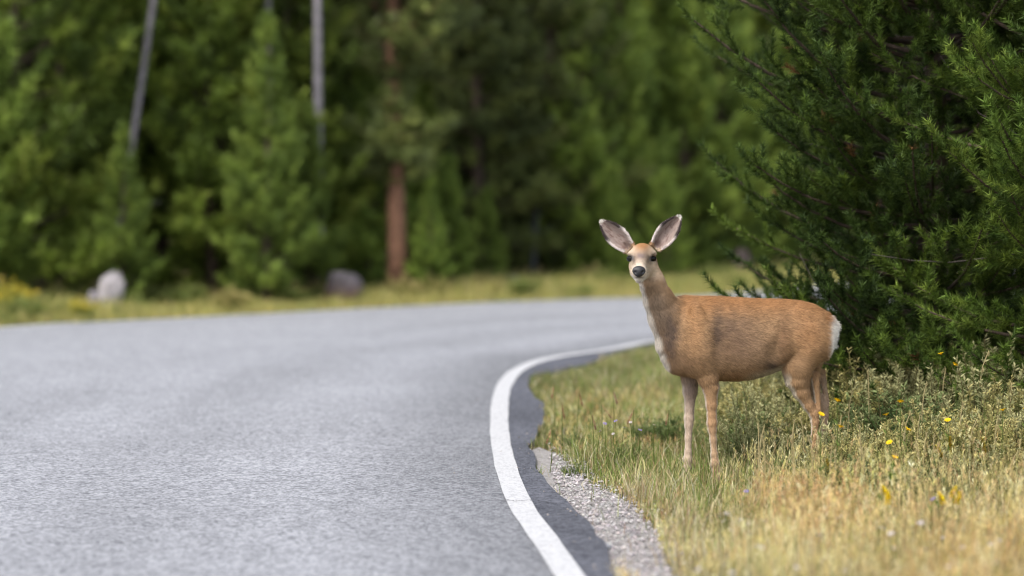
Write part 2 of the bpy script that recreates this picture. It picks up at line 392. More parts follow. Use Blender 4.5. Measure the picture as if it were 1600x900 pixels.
def pick(cols, n, var=0.25):
    cols = np.array(cols); c = cols[rng.integers(0, len(cols), n)]
    return c * (1 - 1.5 * var + 2.6 * var * rng.random((n, 1)))
PX = lambda x, y: 800 + F_PX * x / y
PY = lambda y: HORIZON + F_PX * CAM_H / y
def verge(x, y):
    return ~in_poly(x, y, ROADPOLY) & (y > 7.2)
def verge_soft(x, y):
    g = in_poly(x, y, GRAVEL)
    return verge(x, y) & (~g | (rng.random(len(x)) < 0.03))
GREEN = [lin(128, 150, 72), lin(152, 166, 92), lin(112, 134, 62), lin(172, 178, 112)]
DRY = [lin(228, 214, 170), lin(210, 194, 146), lin(240, 232, 200), lin(200, 172, 138), lin(206, 198, 140)]
OLIVE = [lin(128, 132, 76), lin(146, 144, 92), lin(112, 118, 66)]
KG = 0.88
# living grass over the whole near verge
A = Acc()
x, y = scatter(300000, -0.2, 6.5, 7.3, 24, verge_soft)
keep = (x < 0.2118 * y + 1.2) & (rng.random(len(x)) < np.where(y < 10.9, 0.62, np.clip(0.95 - (y - 12) * 0.035, 0.35, 1)))
x, y = x[keep], y[keep]; px_ = PX(x, y); py_ = PY(y)
near_leg = np.exp(-((px_ - 1095) / 70) ** 2) * (y < 12.2) * (y > 9.6)
patch = vnoise(x, y, 0.35, 21)
h = (0.07 + 0.13 * rng.random(len(x)) ** 1.4) * (0.7 + 0.7 * patch) * (1 + 0.02 * near_leg)
h *= np.where(y > 13, 1.35, 1.0)
es = EDGE_R[::4]; es = es[(es[:, 1] > 6) & (es[:, 1] < 30)]
ed_ = np.concatenate([np.sqrt(((np.stack([x[i:i + 4000], y[i:i + 4000]], 1)[:, None] - es[None]) ** 2).sum(2)).min(1) for i in range(0, len(x), 4000)])
h *= np.where(y > 13, np.clip(0.22 + ed_ / 2.2, 0.22, 1), np.clip(0.5 + ed_ / 0.8, 0.5, 1))
dryness = np.clip(1.05 - (y - 9.4) / 2.8 + (vnoise(x, y, 0.5, 22) - 0.5) * 1.3, 0.25, 0.78)
isdry = rng.random(len(x)) < dryness
cg = pick(GREEN, len(x)); cd = pick(DRY, len(x))
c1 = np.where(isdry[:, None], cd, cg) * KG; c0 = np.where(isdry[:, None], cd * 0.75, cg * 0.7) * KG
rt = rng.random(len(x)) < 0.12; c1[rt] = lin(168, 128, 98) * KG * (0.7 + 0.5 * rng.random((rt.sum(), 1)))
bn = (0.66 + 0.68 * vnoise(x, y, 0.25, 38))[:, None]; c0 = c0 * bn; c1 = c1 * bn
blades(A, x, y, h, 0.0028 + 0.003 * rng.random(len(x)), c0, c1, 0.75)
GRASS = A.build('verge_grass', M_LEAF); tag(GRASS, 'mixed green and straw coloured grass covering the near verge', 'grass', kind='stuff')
# dry seeding grass in the foreground and thin stalks further back
A = Acc()
x, y = scatter(90000, 0.2, 4.2, 7.2, 17, verge)
px_ = PX(x, y); py_ = PY(y)
g = in_poly(x, y, GRAVEL)
front = np.clip((py_ - 745) / 90, 0, 1)
legs = np.exp(-((px_ - 1100) / 55) ** 2) * (y > 9.8) * (y < 12.4)
p = (0.11 + 0.40 * front) * (1 - 0.85 * legs) * ~g * (0.4 + 1.1 * vnoise(x, y, 0.45, 31))
keep = (rng.random(len(x)) < p) & (x < 0.2118 * y + 1.0)
x, y = x[keep], y[keep]; px_ = PX(x, y)
left = np.clip((px_ - 1040) / 160, 0.35, 1)
h = (0.12 + 0.20 * rng.random(len(x)) ** 1.3) * left * (0.65 + 0.7 * vnoise(x, y, 0.3, 35))
cd = pick(DRY, len(x), 0.2) * KG
red = vnoise(x, y, 0.6, 33) > 0.62
cd[red] = cd[red] * np.array([1.0, 0.88, 0.82])
tn = vnoise(x, y, 0.38, 36)[:, None]; cd = cd * (np.array([1.05, 0.90, 0.80]) * tn + np.array([0.92, 1.0, 0.74]) * (1 - tn)) * (0.72 + 0.62 * vnoise(x, y, 0.22, 37)[:, None])
tops = blades(A, x, y, h, np.full(len(x), 0.0022), cd * 0.85, cd, 0.55)
tufts(A, tops, 9, 0.016 + 0.022 * rng.random(len(x)), 0.0018, cd * 1.08, 0.35)
DG = A.build('dry_grass', M_LEAF); tag(DG, 'tan dry grass with pale seed heads along the front of the verge', 'grass', kind='stuff')
# yellowed grass on the forest side of the road
A = Acc()
def far_verge(x, y):
    return ~in_poly(x, y, ROADPOLY)
x, y = scatter(330000, -10, 11, 19, 40, far_verge)
d2 = np.interp(x, OUTER[:, 0], OUTER[:, 1])
keep = (y > d2) & (y < d2 + 6.5 + 2 * vnoise(x, y, 2, 5)) & (np.abs(x) < 0.2118 * y + 2.2)
x, y = x[keep], y[keep]; dd = y - d2[keep]
pt = vnoise(x, y, 0.9, 41); pt2 = vnoise(x, y, 0.4, 42)
h = (0.10 + 0.16 * rng.random(len(x))) * (0.45 + 1.1 * pt) * np.clip(0.35 + dd * 0.5, 0.35, 1)
yl = [lin(214, 202, 120), lin(196, 186, 112), lin(226, 210, 148), lin(176, 178, 100)]
gl = [lin(134, 152, 78), lin(150, 162, 92), lin(116, 140, 70)]
isg = rng.random(len(x)) < np.clip(0.10 + 0.6 * (pt2 - 0.4) + 0.06 * dd, 0.05, 0.8)
c = np.where(isg[:, None], pick(gl, len(x)), pick(yl, len(x))) * KG
blades(A, x, y, h, 0.006 + 0.006 * rng.random(len(x)), c * 0.8, c, 0.7)
FG = A.build('roadside_grass', M_LEAF); tag(FG, 'yellow green grass strip between road and forest', 'grass', kind='stuff')

# ------------------------------------------------------------------ pines
def needles(P0, P1, per_m, nl, nw, ca, cb, seed, amin=28, amax=66):
    """bottle-brush needles round each shoot segment; returns V, T, C"""
    r = np.random.default_rng(seed)
    L = np.linalg.norm(P1 - P0, axis=1); n = np.maximum(1, (L * per_m + r.random(len(L))).astype(int))
    idx = np.repeat(np.arange(len(L)), n); m = len(idx)
    ax = unit(P1 - P0)[idx]; t = r.random(m)
    B = P0[idx] + (P1 - P0)[idx] * t[:, None]
    rad = r.normal(size=(m, 3)); rad = unit(rad - ax * (rad * ax).sum(1)[:, None])
    a = np.radians(amin + (amax - amin) * r.random(m))
    d = ax * np.cos(a)[:, None] + rad * np.sin(a)[:, None]
    l = nl * (0.7 + 0.5 * r.random(m)); s = unit(np.cross(d, r.normal(size=(m, 3)))) * nw / 2
    V = np.stack([B - s, B + s, B + d * l[:, None]], 1).reshape(-1, 3)
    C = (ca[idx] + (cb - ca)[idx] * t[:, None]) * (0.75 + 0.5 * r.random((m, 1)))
    return V, np.arange(3 * m).reshape(-1, 3), np.repeat(C, 3, 0)
def pine(name, H, r0, prof, z0, whorl, per, seed, per_m, nl, nw, greens, twig_step=0.11, hi_cut=None, elev=(0, 40), sub=True, bark=(92, 78, 68), only=None, lean=(0, 0)):
    """one pine as mesh datas: trunk, limbs and the needled crown. prof(h) = branch reach at height h"""
    r = np.random.default_rng(seed)
    wood = Acc(); limb = Acc(); S0, S1, SC, SD = [], [], [], []
    zz = np.linspace(-0.08, H, 16)
    ax = np.stack([lean[0] * zz + 0.03 * np.sin(zz * 1.1 + seed), lean[1] * zz + 0.03 * np.cos(zz * 0.9 + seed), zz], 1)
    bc = lin(*bark)
    wood.tube(ax, r0 * (1 - zz / H * 0.93) * (1 + 0.25 * np.exp(-np.maximum(zz, 0) * 5)), 9, bc * 0.8)
    axis = lambda z: np.array([np.interp(z, zz, ax[:, 0]), np.interp(z, zz, ax[:, 1]), z])
    z = z0
    while z < H - 0.15:
        for b in range(per):
            az = r.random() * 6.283
            if only and not only(az, z): continue
            h = z + (r.random() - 0.5) * whorl * 0.8
            L = prof(h) * ((0.55 + 0.65 * r.random()) if hi_cut is None else (0.72 + 0.42 * r.random()))
            if L < 0.12: continue
            f = h / H
            e0 = R(elev[0] + (elev[1] - elev[0]) * f + 14 * (r.random() - 0.5)); cur = R(28 + 25 * r.random())
            npt = 7; P = [axis(h)]; e = e0; azz = az
            for i in range(npt - 1):
                d = np.array([math.cos(azz) * math.cos(e), math.sin(azz) * math.cos(e), math.sin(e)])
                P.append(P[-1] + d * L / (npt - 1)); e += cur / (npt - 1); azz += 0.10 * (r.random() - 0.5)
            P = np.array(P); br = max(0.004, 0.011 * L + 0.002)
            limb.tube(P, br * np.linspace(1, 0.3, npt), 5, bc * (0.55 + 0.3 * r.random()), cap=False)
            sparse = hi_cut is not None and h > hi_cut
            st = twig_step * (2.0 if sparse else 1.0)
            tone = r.random()
            def colour():
                if hi_cut is not None and r.random() < 0.004: return lin(150, 112, 70) * 0.5
                g_ = greens[min(len(greens) - 1, int((0.65 * tone + 0.35 * r.random()) * len(greens)))]
                return g_ * (0.8 + 0.4 * r.random())
            def shoot(Q0, dirn, l, depth):
                """a twig that turns up; needles on its outer part"""
                k = 4; q = [Q0]; dd = dirn.copy()
                for i in range(k):
                    q.append(q[-1] + dd * l / k); dd = unit(dd + np.array([0, 0, 0.12 + 0.12 * r.random()]))
                for i in range(k):
                    if l > 0.35 and i == 0: continue
                    S0.append(q[i]); S1.append(q[i + 1]); SC.append(colour() * (0.86 + 0.06 * i)); SD.append(0.3 if sparse else 1)
                if depth and l > 0.22:
                    m_ = int(l / (st * 1.1)) + 1
                    for j in range(m_):
                        tt = 0.3 + 0.6 * (j + r.random()) / m_; i = min(k - 1, int(tt * k)); bp = q[i] + (q[i + 1] - q[i]) * (tt * k - i)
                        ad = unit(q[i + 1] - q[i]); sd_ = unit(np.cross(ad, r.normal(size=3)))
                        shoot(bp, unit(ad * 0.75 + sd_ * 0.7 + np.array([0, 0, 0.1])), l * (0.3 + 0.25 * r.random()) * (1.15 - 0.5 * tt) + 0.05, 0)
            nt_ = max(3, int(L / st)); t0 = 0.10
            for j in range(nt_):
                t = t0 + (1 - t0) * (j + r.random() * 0.9) / nt_; t = min(t, 0.97)
                u = t * (npt - 1); i = min(npt - 2, int(u)); bp = P[i] + (P[i + 1] - P[i]) * (u - i); ad = unit(P[i + 1] - P[i])
                side = unit(np.cross(ad, [0, 0, 1.0])) * (1 if j % 2 else -1)
                dv = unit(ad * (0.7 + 0.4 * t) + side * (0.85 - 0.35 * t) + np.array([0, 0, (r.random() - 0.35) * 0.8]))
                tl = (0.10 + 0.34 * L * (1 - t) ** 0.8) * (0.7 + 0.6 * r.random())
                shoot(bp, dv, min(tl, 0.7), 1 if sub else 0)
            for i in range(npt // 2, npt - 1):
                S0.append(P[i]); S1.append(P[i + 1]); SC.append(colour()); SD.append(1)
            shoot(P[-1], unit(P[-1] - P[-2]), 0.12 + 0.08 * r.random(), 0)
        z += whorl * (0.8 + 0.4 * r.random())
    S0 = np.array(S0); S1 = np.array(S1); SC = np.array(SC); SD = np.array(SD)
    k_ = r.random(len(SD)) < SD; S0, S1, SC = S0[k_], S1[k_], SC[k_]
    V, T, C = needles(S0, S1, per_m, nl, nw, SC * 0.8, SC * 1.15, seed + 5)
    tm = wood.build('trunk', M_BARK, None, True, False); lm = limb.build('limbs', M_BARK, None, True, False)
    cm = mesh_np('crown', V, T, None, M_NEEDLE, None, C, False, False)
    print(name, 'shoots', len(S0), 'needles', len(T))
    return tm, lm, cm
def plant_tree(name, data, loc, rz, s, label, cat, group=None, sz=None):
    e = empty(name, loc, rz, s)
    if sz: e.scale = (s, s, s * sz)
    tr_ = link('trunk', data[0], e); link('limbs', data[1], tr_); link('crown', data[2], e)
    tag(e, label, cat, group); return e
def gpt(px, D): 
    x = (px - 800) / F_PX * D
    return (x, D, float(gz(np.array([x]), np.array([D]))[0]))
DK = 0.66
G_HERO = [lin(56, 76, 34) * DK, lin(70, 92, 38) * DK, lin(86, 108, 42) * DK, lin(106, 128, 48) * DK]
G_BRIGHT = [lin(84, 110, 46) * 0.9, lin(104, 130, 52) * 0.9, lin(128, 150, 62) * 0.9]
prof_a = lambda h: np.interp(h, [0, 0.3, 1.0, 2.0, 3.0, 4.5, 6.0, 7.2], [0.95, 1.12, 1.15, 1.45, 1.95, 1.5, 0.8, 0.1])
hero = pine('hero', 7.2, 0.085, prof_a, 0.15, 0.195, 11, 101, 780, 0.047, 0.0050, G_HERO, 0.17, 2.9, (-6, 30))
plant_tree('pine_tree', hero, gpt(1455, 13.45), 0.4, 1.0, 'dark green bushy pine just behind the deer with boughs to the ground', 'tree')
prof_b = lambda h: np.interp(h, [0, 0.3, 1.2, 2.2, 3.5, 5.0, 6], [0.7, 0.9, 1.05, 1.1, 0.95, 0.5, 0.1])
hero2 = pine('hero2', 6.0, 0.07, prof_b, 0.3, 0.22, 9, 207, 780, 0.047, 0.0050, G_BRIGHT, 0.17, 2.7, (0, 32))
plant_tree('pine_tree', hero2, gpt(1680, 12.6), 1.1, 1.0, 'brighter yellow green pine beside the dark bushy pine', 'tree')

def dead_twigs(tree_name, base, n, seed):
    t_ = bpy.data.objects[tree_name]; rr = np.random.default_rng(seed)
    for i in range(n):
        z_ = 0.5 + 2.6 * rr.random(); a_ = rr.random() * 6.283; L_ = 0.5 + 0.7 * rr.random(); d_ = np.array([math.cos(a_), math.sin(a_), 0])
        P_ = [d_ * 0.03 + [0, 0, z_]]; e_ = R(rr.uniform(-20, 25))
        for k_ in range(5): P_.append(P_[-1] + (d_ * math.cos(e_) + np.array([0, 0, math.sin(e_)])) * L_ / 5 + rr.normal(size=3) * 0.02); e_ += R(rr.uniform(2, 16))
        A_ = Acc(); A_.tube(np.array(P_), np.linspace(0.006, 0.0015, 6), 5, lin(130, 120, 114) * 0.4); A_.build('dead_twig', M_BARK, t_, True)
dead_twigs('pine_tree', None, 18, 1); dead_twigs('pine_tree.001', None, 9, 2)
# forest across the road: five kinds of pine, copied
FK = 1.15
gA = [lin(72, 88, 38) * FK, lin(92, 110, 44) * FK, lin(116, 134, 54) * FK, lin(138, 152, 66) * FK]
gB = [lin(98, 118, 54) * FK, lin(120, 140, 62) * FK, lin(144, 162, 76) * FK]
gC = [lin(82, 92, 56) * FK, lin(98, 108, 60) * FK, lin(118, 126, 68) * FK]
cone = lambda H, rmax, zb=0.12: (lambda h: np.interp(h / H, [0, zb, 0.35, 0.7, 1.0], [rmax * 0.85, rmax, rmax * 0.85, rmax * 0.48, 0.05]))
protos = {
    'young': pine('young', 6.5, 0.07, cone(6.5, 1.25), 0.25, 0.36, 8, 11, 150, 0.14, 0.022, gA, 0.19, None, (5, 45), True),
    'bright': pine('bright', 5.5, 0.06, cone(5.5, 1.15), 0.2, 0.34, 8, 12, 150, 0.14, 0.022, gB, 0.19, None, (8, 48), True),
    'tall': pine('tall', 11, 0.13, cone(11, 1.7, 0.3), 0.7, 0.42, 8, 13, 95, 0.17, 0.030, gA, 0.24, None, (-8, 40), True),
    'dark': pine('dark', 10, 0.12, cone(10, 1.8), 0.5, 0.48, 8, 14, 95, 0.17, 0.030, gC, 0.24, None, (-12, 35), True),
    'red': pine('red', 10, 0.135, lambda h: np.interp(h, [0, 1.5, 1.55, 2.15, 2.2, 2.9, 3.0, 5, 8, 10], [0, 0, 0.7, 0.7, 0.15, 0.15, 0.9, 1.5, 1.0, 0.1]), 1.5, 0.2, 9, 16, 95, 0.17, 0.028, gC, 0.24, None, (-14, 35), True, (148, 110, 88)),
    'sapling': pine('sapling', 2.6, 0.03, cone(2.6, 0.75), 0.1, 0.22, 6, 15, 180, 0.11, 0.016, gB, 0.16, None, (12, 50), True),
}
LAB = {
    'young': ('dense mid green young pine in the forest edge across the road', 'young pines across the road'),
    'bright': ('light green feathery young pine in the forest edge across the road', 'light green pines across the road'),
    'tall': ('tall pine with bare lower trunk deeper in the forest', 'tall forest pines'),
    'dark': ('very dark heavy pine deeper in the forest', 'dark forest pines'),
    'sapling': ('small light green pine sapling on the far roadside', 'pine saplings across the road'),
}
r = random.Random(5)
front = [  # photo column, metres, kind, scale
    (-70, 30.0, 'bright', 1.1), (20, 30.5, 'young', 1.25), (95, 33, 'young', 1.2), (60, 36, 'dark', 1.0), (170, 35.5, 'young', 1.1), (255, 33.0, 'young', 1.25), (330, 32.2, 'young', 1.05),
    (395, 33.5, 'young', 1.2), (447, 33.2, 'young', 0.95), (545, 34.6, 'bright', 0.85), (500, 37, 'young', 1.1), (575, 39, 'dark', 1.0), (665, 37.2, 'bright', 0.62), (700, 39, 'dark', 1.0), (745, 37.5, 'dark', 0.8),
    (800, 40, 'dark', 1.05), (860, 38.5, 'dark', 0.75), (905, 38.2, 'bright', 0.75), (965, 39.0, 'bright', 0.95), (1010, 41, 'young', 1.1), (1065, 40.5, 'bright', 0.95), (192, 30.3, 'bright', 0.43), (482, 32.2, 'bright', 0.50), (418, 31.2, 'bright', 0.62), (576, 34.0, 'bright', 0.55), (672, 33.4, 'bright', 0.30), (1120, 41.5, 'bright', 1.15), (1185, 46, 'young', 1.15),
    (1250, 44.0, 'bright', 1.1), (1330, 45, 'young', 1.2), (1410, 46, 'young', 1.2), (1500, 47, 'dark', 0.9), (1590, 48, 'young', 1.2), (1690, 49, 'young', 1.1)]
ADJ = {'young': 'mid green young pine', 'bright': 'light green young pine', 'dark': 'dark heavy pine'}
PLACE = {-70: 'behind the yellow shrubs at the forest edge', 20: 'directly behind the two yellow shrubs', 95: 'beside the yellow shrubs and behind the whitish boulder', 60: 'in shadow behind the pines by the yellow shrubs', 170: 'deep behind the whitish boulder',
 255: 'just behind the leaning grey dead tree', 330: 'between leaning dead tree and slim dead tree', 395: 'behind the slim grey dead tree', 447: 'between the slim dead tree and the straight pale one', 545: 'above the dark rounded boulder', 500: 'well behind the straight pale bare tree',
 575: 'in shadow behind the broad mauve dead tree', 665: 'just past the orange brown trunk', 700: 'behind the orange brown trunk in deep shadow', 745: 'behind the grey broken snag', 800: 'between the two grey snags in deep shadow', 860: 'behind the short pale snag', 905: 'next to the short pale snag',
 965: 'framing the deer head on the snag side', 1010: 'directly behind the head of the deer', 1065: 'framing the deer head on the rock side', 1120: 'beside the grey rock beyond the deer', 1185: 'behind the grey rock beyond the deer', 192: 'short, in front of the leaning dead tree',
 482: 'short, in front of the straight pale bare tree', 418: 'in front of the slim grey dead tree', 576: 'small, between dark boulder and orange brown trunk', 672: 'small, beside the low brown rock'}
for px, D, kd, s in front:
    D -= 2.0
    pl_ = PLACE.get(px)
    if pl_: plant_tree('pine_tree', protos[kd], gpt(px, D), r.random() * 6.28, s, ADJ[kd] + ' ' + pl_, 'tree', LAB[kd][1], 0.9 + 0.25 * r.random())
    else: plant_tree('pine_tree', protos[kd], gpt(px, D), r.random() * 6.28, s, ADJ[kd] + ' across the road, hidden by the dark bushy pine', 'tree', 'pines hidden behind the bushy pine', 0.9 + 0.25 * r.random())
for row, (D0, D1, n) in enumerate([(40, 44, 15), (45, 51, 17), (52, 60, 19), (61, 74, 22)]):
    for i in range(n):
        px = -160 + 1960 * (i + 0.5 * r.random() + 0.25) / n; D = D0 + (D1 - D0) * r.random() + (6 if px > 1000 else 0)
        kd = r.choice(['tall', 'dark', 'tall', 'dark', 'young'])
        if px > 1000 and row == 0: continue
        plant_tree('pine_tree', protos[kd], gpt(px, D), r.random() * 6.28, (1.0 + 0.35 * r.random()) * (1.3 if kd == 'young' else 1), LAB[kd][0], 'tree', LAB[kd][1], 0.95 + 0.3 * r.random())
for px, D, s in [(1375, 14.9, 0.24), (1440, 15.3, 0.26), (1515, 15.0, 0.25), (1590, 15.2, 0.27)]:
    plant_tree('small_pine', protos['dark'], gpt(px, D), r.random() * 6.28, s, 'small dark pine crowded behind the foot of the bushy pine', 'tree', 'small pines behind the bushy pine')
for px, D, s in [(210, 30.6, 0.45), (440, 31, 0.4), (700, 33.5, 0.6), (760, 34.5, 0.45), (965, 35.5, 0.5), (1040, 36, 0.55), (30, 28.5, 0.4)]:
    plant_tree('pine_sapling', protos['sapling'], gpt(px, D), r.random() * 6.28, s * 1.2, 'small light green pine sapling ' + {210: 'beside the whitish boulder', 440: 'near the slim grey dead tree', 700: 'past the low brown rock', 760: 'in front of the grey broken snag', 965: 'behind the ear of the deer', 1040: 'above the back of the deer', 30: 'among the yellow shrubs'}[px], 'tree', LAB['sapling'][1])

def trunk_thing(name, pts, rad, col, label, cat, stubs=5, seed=1):
    """a standing or leaning trunk from base to top with broken branch stubs"""
    P = spline(np.array(pts), 14); base = P[0].copy(); e = empty(name, tuple(base)); P = P - base
    rr = np.random.default_rng(seed); a = Acc()
    a.tube(P, np.linspace(rad, rad * 0.7, 14) * (1 + 0.1 * (rr.random(14) - 0.5)), 10, col); a.build('trunk', M_BARK, e, True)
    for i in range(stubs):
        b = P[2 + int(rr.integers(0, 11))]; d = unit(np.array([rr.normal(), rr.normal(), 0.3])); l = 0.25 + 0.6 * rr.random()
        s = Acc(); s.tube([b, b + d * l * 0.5 + [0, 0, -0.02], b + d * l + [0, 0, -0.06]], [rad * 0.18, rad * 0.12, rad * 0.05], 5, col * 0.9); s.build('branch_stub', M_BARK, e, True)
    tag(e, label, cat); return e
GREY = lin(150, 145, 150) * 0.75; BROWN = lin(150, 98, 68) * 0.75
def vert(px0, py0, px1, py1, D, topz=7):
    """trunk whose photo line passes (px0,py0)-(px1,py1) at distance D, from the ground to topz"""
    a = at(px0, py0, D); b = at(px1, py1, D); d = (b - a) / (b[2] - a[2])
    f = lambda z: a + d * (z - a[2])
    return [f(-0.06), f(1.5), f(3), f(topz)]
trunk_thing('dead_tree', vert(208, 215, 240, 0, 28.75), 0.044, GREY * 0.75, 'thin leaning grey dead tree rising between young pines', 'dead tree', 3, 3)
trunk_thing('dead_tree', vert(497, 150, 496, 0, 30.6), 0.060, GREY * 0.9, 'straight pale grey bare tree behind light green young pine', 'dead tree', 2, 4)
trunk_thing('dead_tree', vert(594, 200, 578, 0, 33.5), 0.15, GREY * 0.7, 'broad mauve grey dead tree behind the orange brown pine', 'dead tree', 6, 5)
trunk_thing('dead_tree', vert(420, 100, 418, 0, 30.2), 0.05, GREY * 0.7, 'slim grey dead tree near the straight pale bare tree', 'dead tree', 3, 6)
plant_tree('pine_tree', protos['red'], gpt(617, 31.6), 2.0, 1.0, 'tall pine with orange brown bare lower trunk', 'tree')

# ------------------------------------------------------------------ boulders, stump, rocks
def boulder(name, px, py, wpx, hpx, col, label, seed, cat='rock', dirt=None):
    b = ground(px, py, -0.03); s = F_PX / b[1]; w_ = wpx / s / 2; h_ = hpx / s
    rr = np.random.default_rng(seed); nu, nv = 18, 11
    u, v = np.meshgrid(np.arange(nu) / nu * 6.283, np.linspace(-0.5 * math.pi, 0.5 * math.pi, nv), indexing='ij')
    D = np.stack([np.cos(u) * np.cos(v), np.sin(u) * np.cos(v), np.sin(v)], -1)
    k_ = np.ones(u.shape)
    for i in range(20):
        n = unit(rr.normal(size=3)); lim = 0.52 + 0.45 * rr.random(); pr = (D @ n); k_ = np.minimum(k_, np.where(pr > 0.3, lim / np.maximum(pr, 0.3), 9))
    V = D * k_[..., None] * np.array([w_, w_ * 0.8, h_ * 0.75]); V[..., 2] += h_ * 0.32
    I = np.arange(nu * nv).reshape(nu, nv); I2 = np.roll(I, -1, 0)
    Q = np.stack([I[:, :-1], I2[:, :-1], I2[:, 1:], I[:, 1:]], -1).reshape(-1, 4)
    c = np.tile(col, (nu * nv, 1)) * (0.55 + 0.7 * rr.random((nu * nv, 1)))
    if dirt is not None:
        m = np.clip(1 - (V[..., 2].ravel() / h_) * 1.6, 0, 1)[:, None]; c = c * (1 - m) + dirt * m
    o = mesh_np(name, V.reshape(-1, 3), None, Q, M_ROCK, None, c, False); o.location = b
    tag(o, label, cat); return o
RKK = 0.7
boulder('boulder', 535, 477, 70, 56, lin(112, 106, 110) * RKK, 'rounded dark grey boulder in the roadside grass', 1, 'rock', lin(120, 84, 66) * RKK)
boulder('boulder', 152, 490, 34, 40, lin(150, 144, 150) * RKK, 'small grey rock leaning on the whitish boulder', 14)
boulder('boulder', 178, 490, 52, 70, lin(178, 172, 174) * RKK, 'pale whitish boulder below the leaning dead trunk', 2)
boulder('boulder', 652, 446, 46, 30, lin(104, 86, 78) * RKK, 'low brown rock just past the dark boulder', 3)
boulder('boulder', 612, 442, 50, 44, lin(112, 104, 70) * RKK, 'olive mossy rock at foot of orange brown trunk', 9)
boulder('boulder', 800, 456, 26, 32, lin(190, 184, 172) * RKK, 'small pale upright rock in roadside grass', 4)
boulder('boulder', 1160, 440, 44, 50, lin(84, 74, 72) * RKK, 'grey rock beside the road beyond the deer', 5)
boulder('boulder', 720, 448, 70, 24, lin(122, 100, 84) * RKK, 'flat reddish brown rock between saplings', 6)
def snag(px, py0, py1, wpx, D, col, label, seed):
    b = np.array(gpt(px, D)); t = at(px + 8, py1, D); rr = np.random.default_rng(seed); s = F_PX / D
    e = empty('dead_snag', tuple(b)); h_ = t[2] - b[2]; a = Acc()
    a.tube([[0, 0, -0.05], [0.02, 0, h_ * 0.4], [0.05, 0.03, h_ * 0.8], [0.10, 0.02, h_]], np.array([1, 0.85, 0.7, 0.25]) * wpx / s / 2, 8, col); a.build('trunk', M_BARK, e, True)
    for i in range(3):
        z_ = h_ * (0.4 + 0.2 * i); s_ = Acc(); q = rr.random() * 6.28; dd = np.array([math.cos(q), math.sin(q), 0.4]) * 0.3
        s_.tube([np.array([0.03, 0, z_]), np.array([0.03, 0, z_]) + dd], [0.02, 0.006], 5, col); s_.build('branch_stub', M_BARK, e, True)
    tag(e, label, 'dead tree')
snag(832, 440, 312, 10, 35.6, lin(140, 146, 146) * 0.3, 'short pale grey dead snag in front of the dark pines', 1)
snag(775, 440, 330, 10, 36.0, lin(132, 136, 140) * 0.34, 'grey broken snag next to the pale snag', 2)
def log(p0, p1, rad, col, label):
    p0 = np.array(p0); p1 = np.array(p1); e = empty('fallen_branch', tuple(p0)); a = Acc()
    m = (p1 - p0) / 2 + [0, 0, -0.05]; a.tube(spline([np.zeros(3), m, p1 - p0], 8), np.linspace(rad, rad * 0.5, 8), 7, col); a.build('bough', M_BARK, e, True)
    b = Acc(); b.tube([m, m + [0.15, -0.1, 0.25]], [rad * 0.5, rad * 0.15], 5, col); b.build('twig', M_BARK, e, True)
    tag(e, label, 'branch')
log(at(150, 455, 30.2), at(212, 320, 31.2), 0.035, lin(150, 156, 150) * 0.6, 'pale dead branch leaning up behind the whitish boulder')
log(at(118, 420, 30.4), at(205, 392, 30.6), 0.03, lin(150, 150, 146) * 0.6, 'pale dead bough lying low above the whitish boulder')

# ------------------------------------------------------------------ verge plants
def sage(seed, h, spread, nst, cols, tipc, nleaf=105):
    """weedy bush: many thin stems with small narrow leaves and seedy tips"""
    rr = np.random.default_rng(seed); st = Acc(); P0, D0, LC, TP = [], [], [], []
    for i in range(nst):
        a = rr.random() * 6.283; rad = spread * rr.random() ** 0.6; hh = h * (0.55 + 0.45 * rr.random()) * (1 - 0.35 * rad / spread)
        b = np.array([math.cos(a), math.sin(a), 0]) 
        P = np.array([b * rad * 0.25 + [0, 0, -0.02], b * rad * 0.6 + [0, 0, hh * 0.4], b * rad * 0.9 + [0, 0, hh * 0.75], b * rad * 1.05 + [rr.normal() * 0.015, rr.normal() * 0.015, hh]])
        sc_ = lin(140, 126, 86) * 0.6; st.tube(P, [0.0028, 0.0022, 0.0016, 0.001], 3, sc_, cap=False)
        t = 0.15 + 0.85 * rr.random(nleaf); Pi = np.stack([np.interp(t * 3, range(4), P[:, k]) for k in range(3)], 1)
        P0.append(Pi); d = rr.normal(size=(nleaf, 3)); d[:, 2] = np.abs(d[:, 2]) * 0.8 + 0.3; D0.append(unit(d))
        c = cols[rr.integers(0, len(cols))] * (0.75 + 0.5 * rr.random((nleaf, 1))); tt = np.clip((t - 0.7) / 0.3, 0, 1)[:, None]
        LC.append(c * (1 - tt) + tipc * tt * (0.8 + 0.4 * rr.random((nleaf, 1)))); TP.append(P[-1])
    P0 = np.vstack(P0); D0 = np.vstack(D0); LC = np.vstack(LC); n = len(P0)
    l = (0.009 + 0.015 * rr.random(n))[:, None]; s = unit(np.cross(D0, rr.normal(size=(n, 3)))) * (0.0017 + 0.0018 * rr.random(n))[:, None]
    V = np.stack([P0, P0 + D0 * l * 0.5 + s, P0 + D0 * l, P0 + D0 * l * 0.5 - s], 1).reshape(-1, 3)
    Q = np.arange(4 * n).reshape(-1, 4)
    return st.build('stems', M_LEAF, None, False, False), mesh_np('foliage', V, None, Q, M_LEAF, None, np.repeat(LC, 4, 0), False, False)
SK = 0.95
sgrey = [lin(136, 140, 92) * SK, lin(156, 158, 112) * SK, lin(108, 122, 76) * SK]
solive = [lin(142, 142, 82) * SK, lin(164, 160, 98) * SK, lin(112, 122, 66) * SK]
sgreen = [lin(96, 118, 66) * SK, lin(112, 132, 74) * SK, lin(84, 104, 62) * SK]
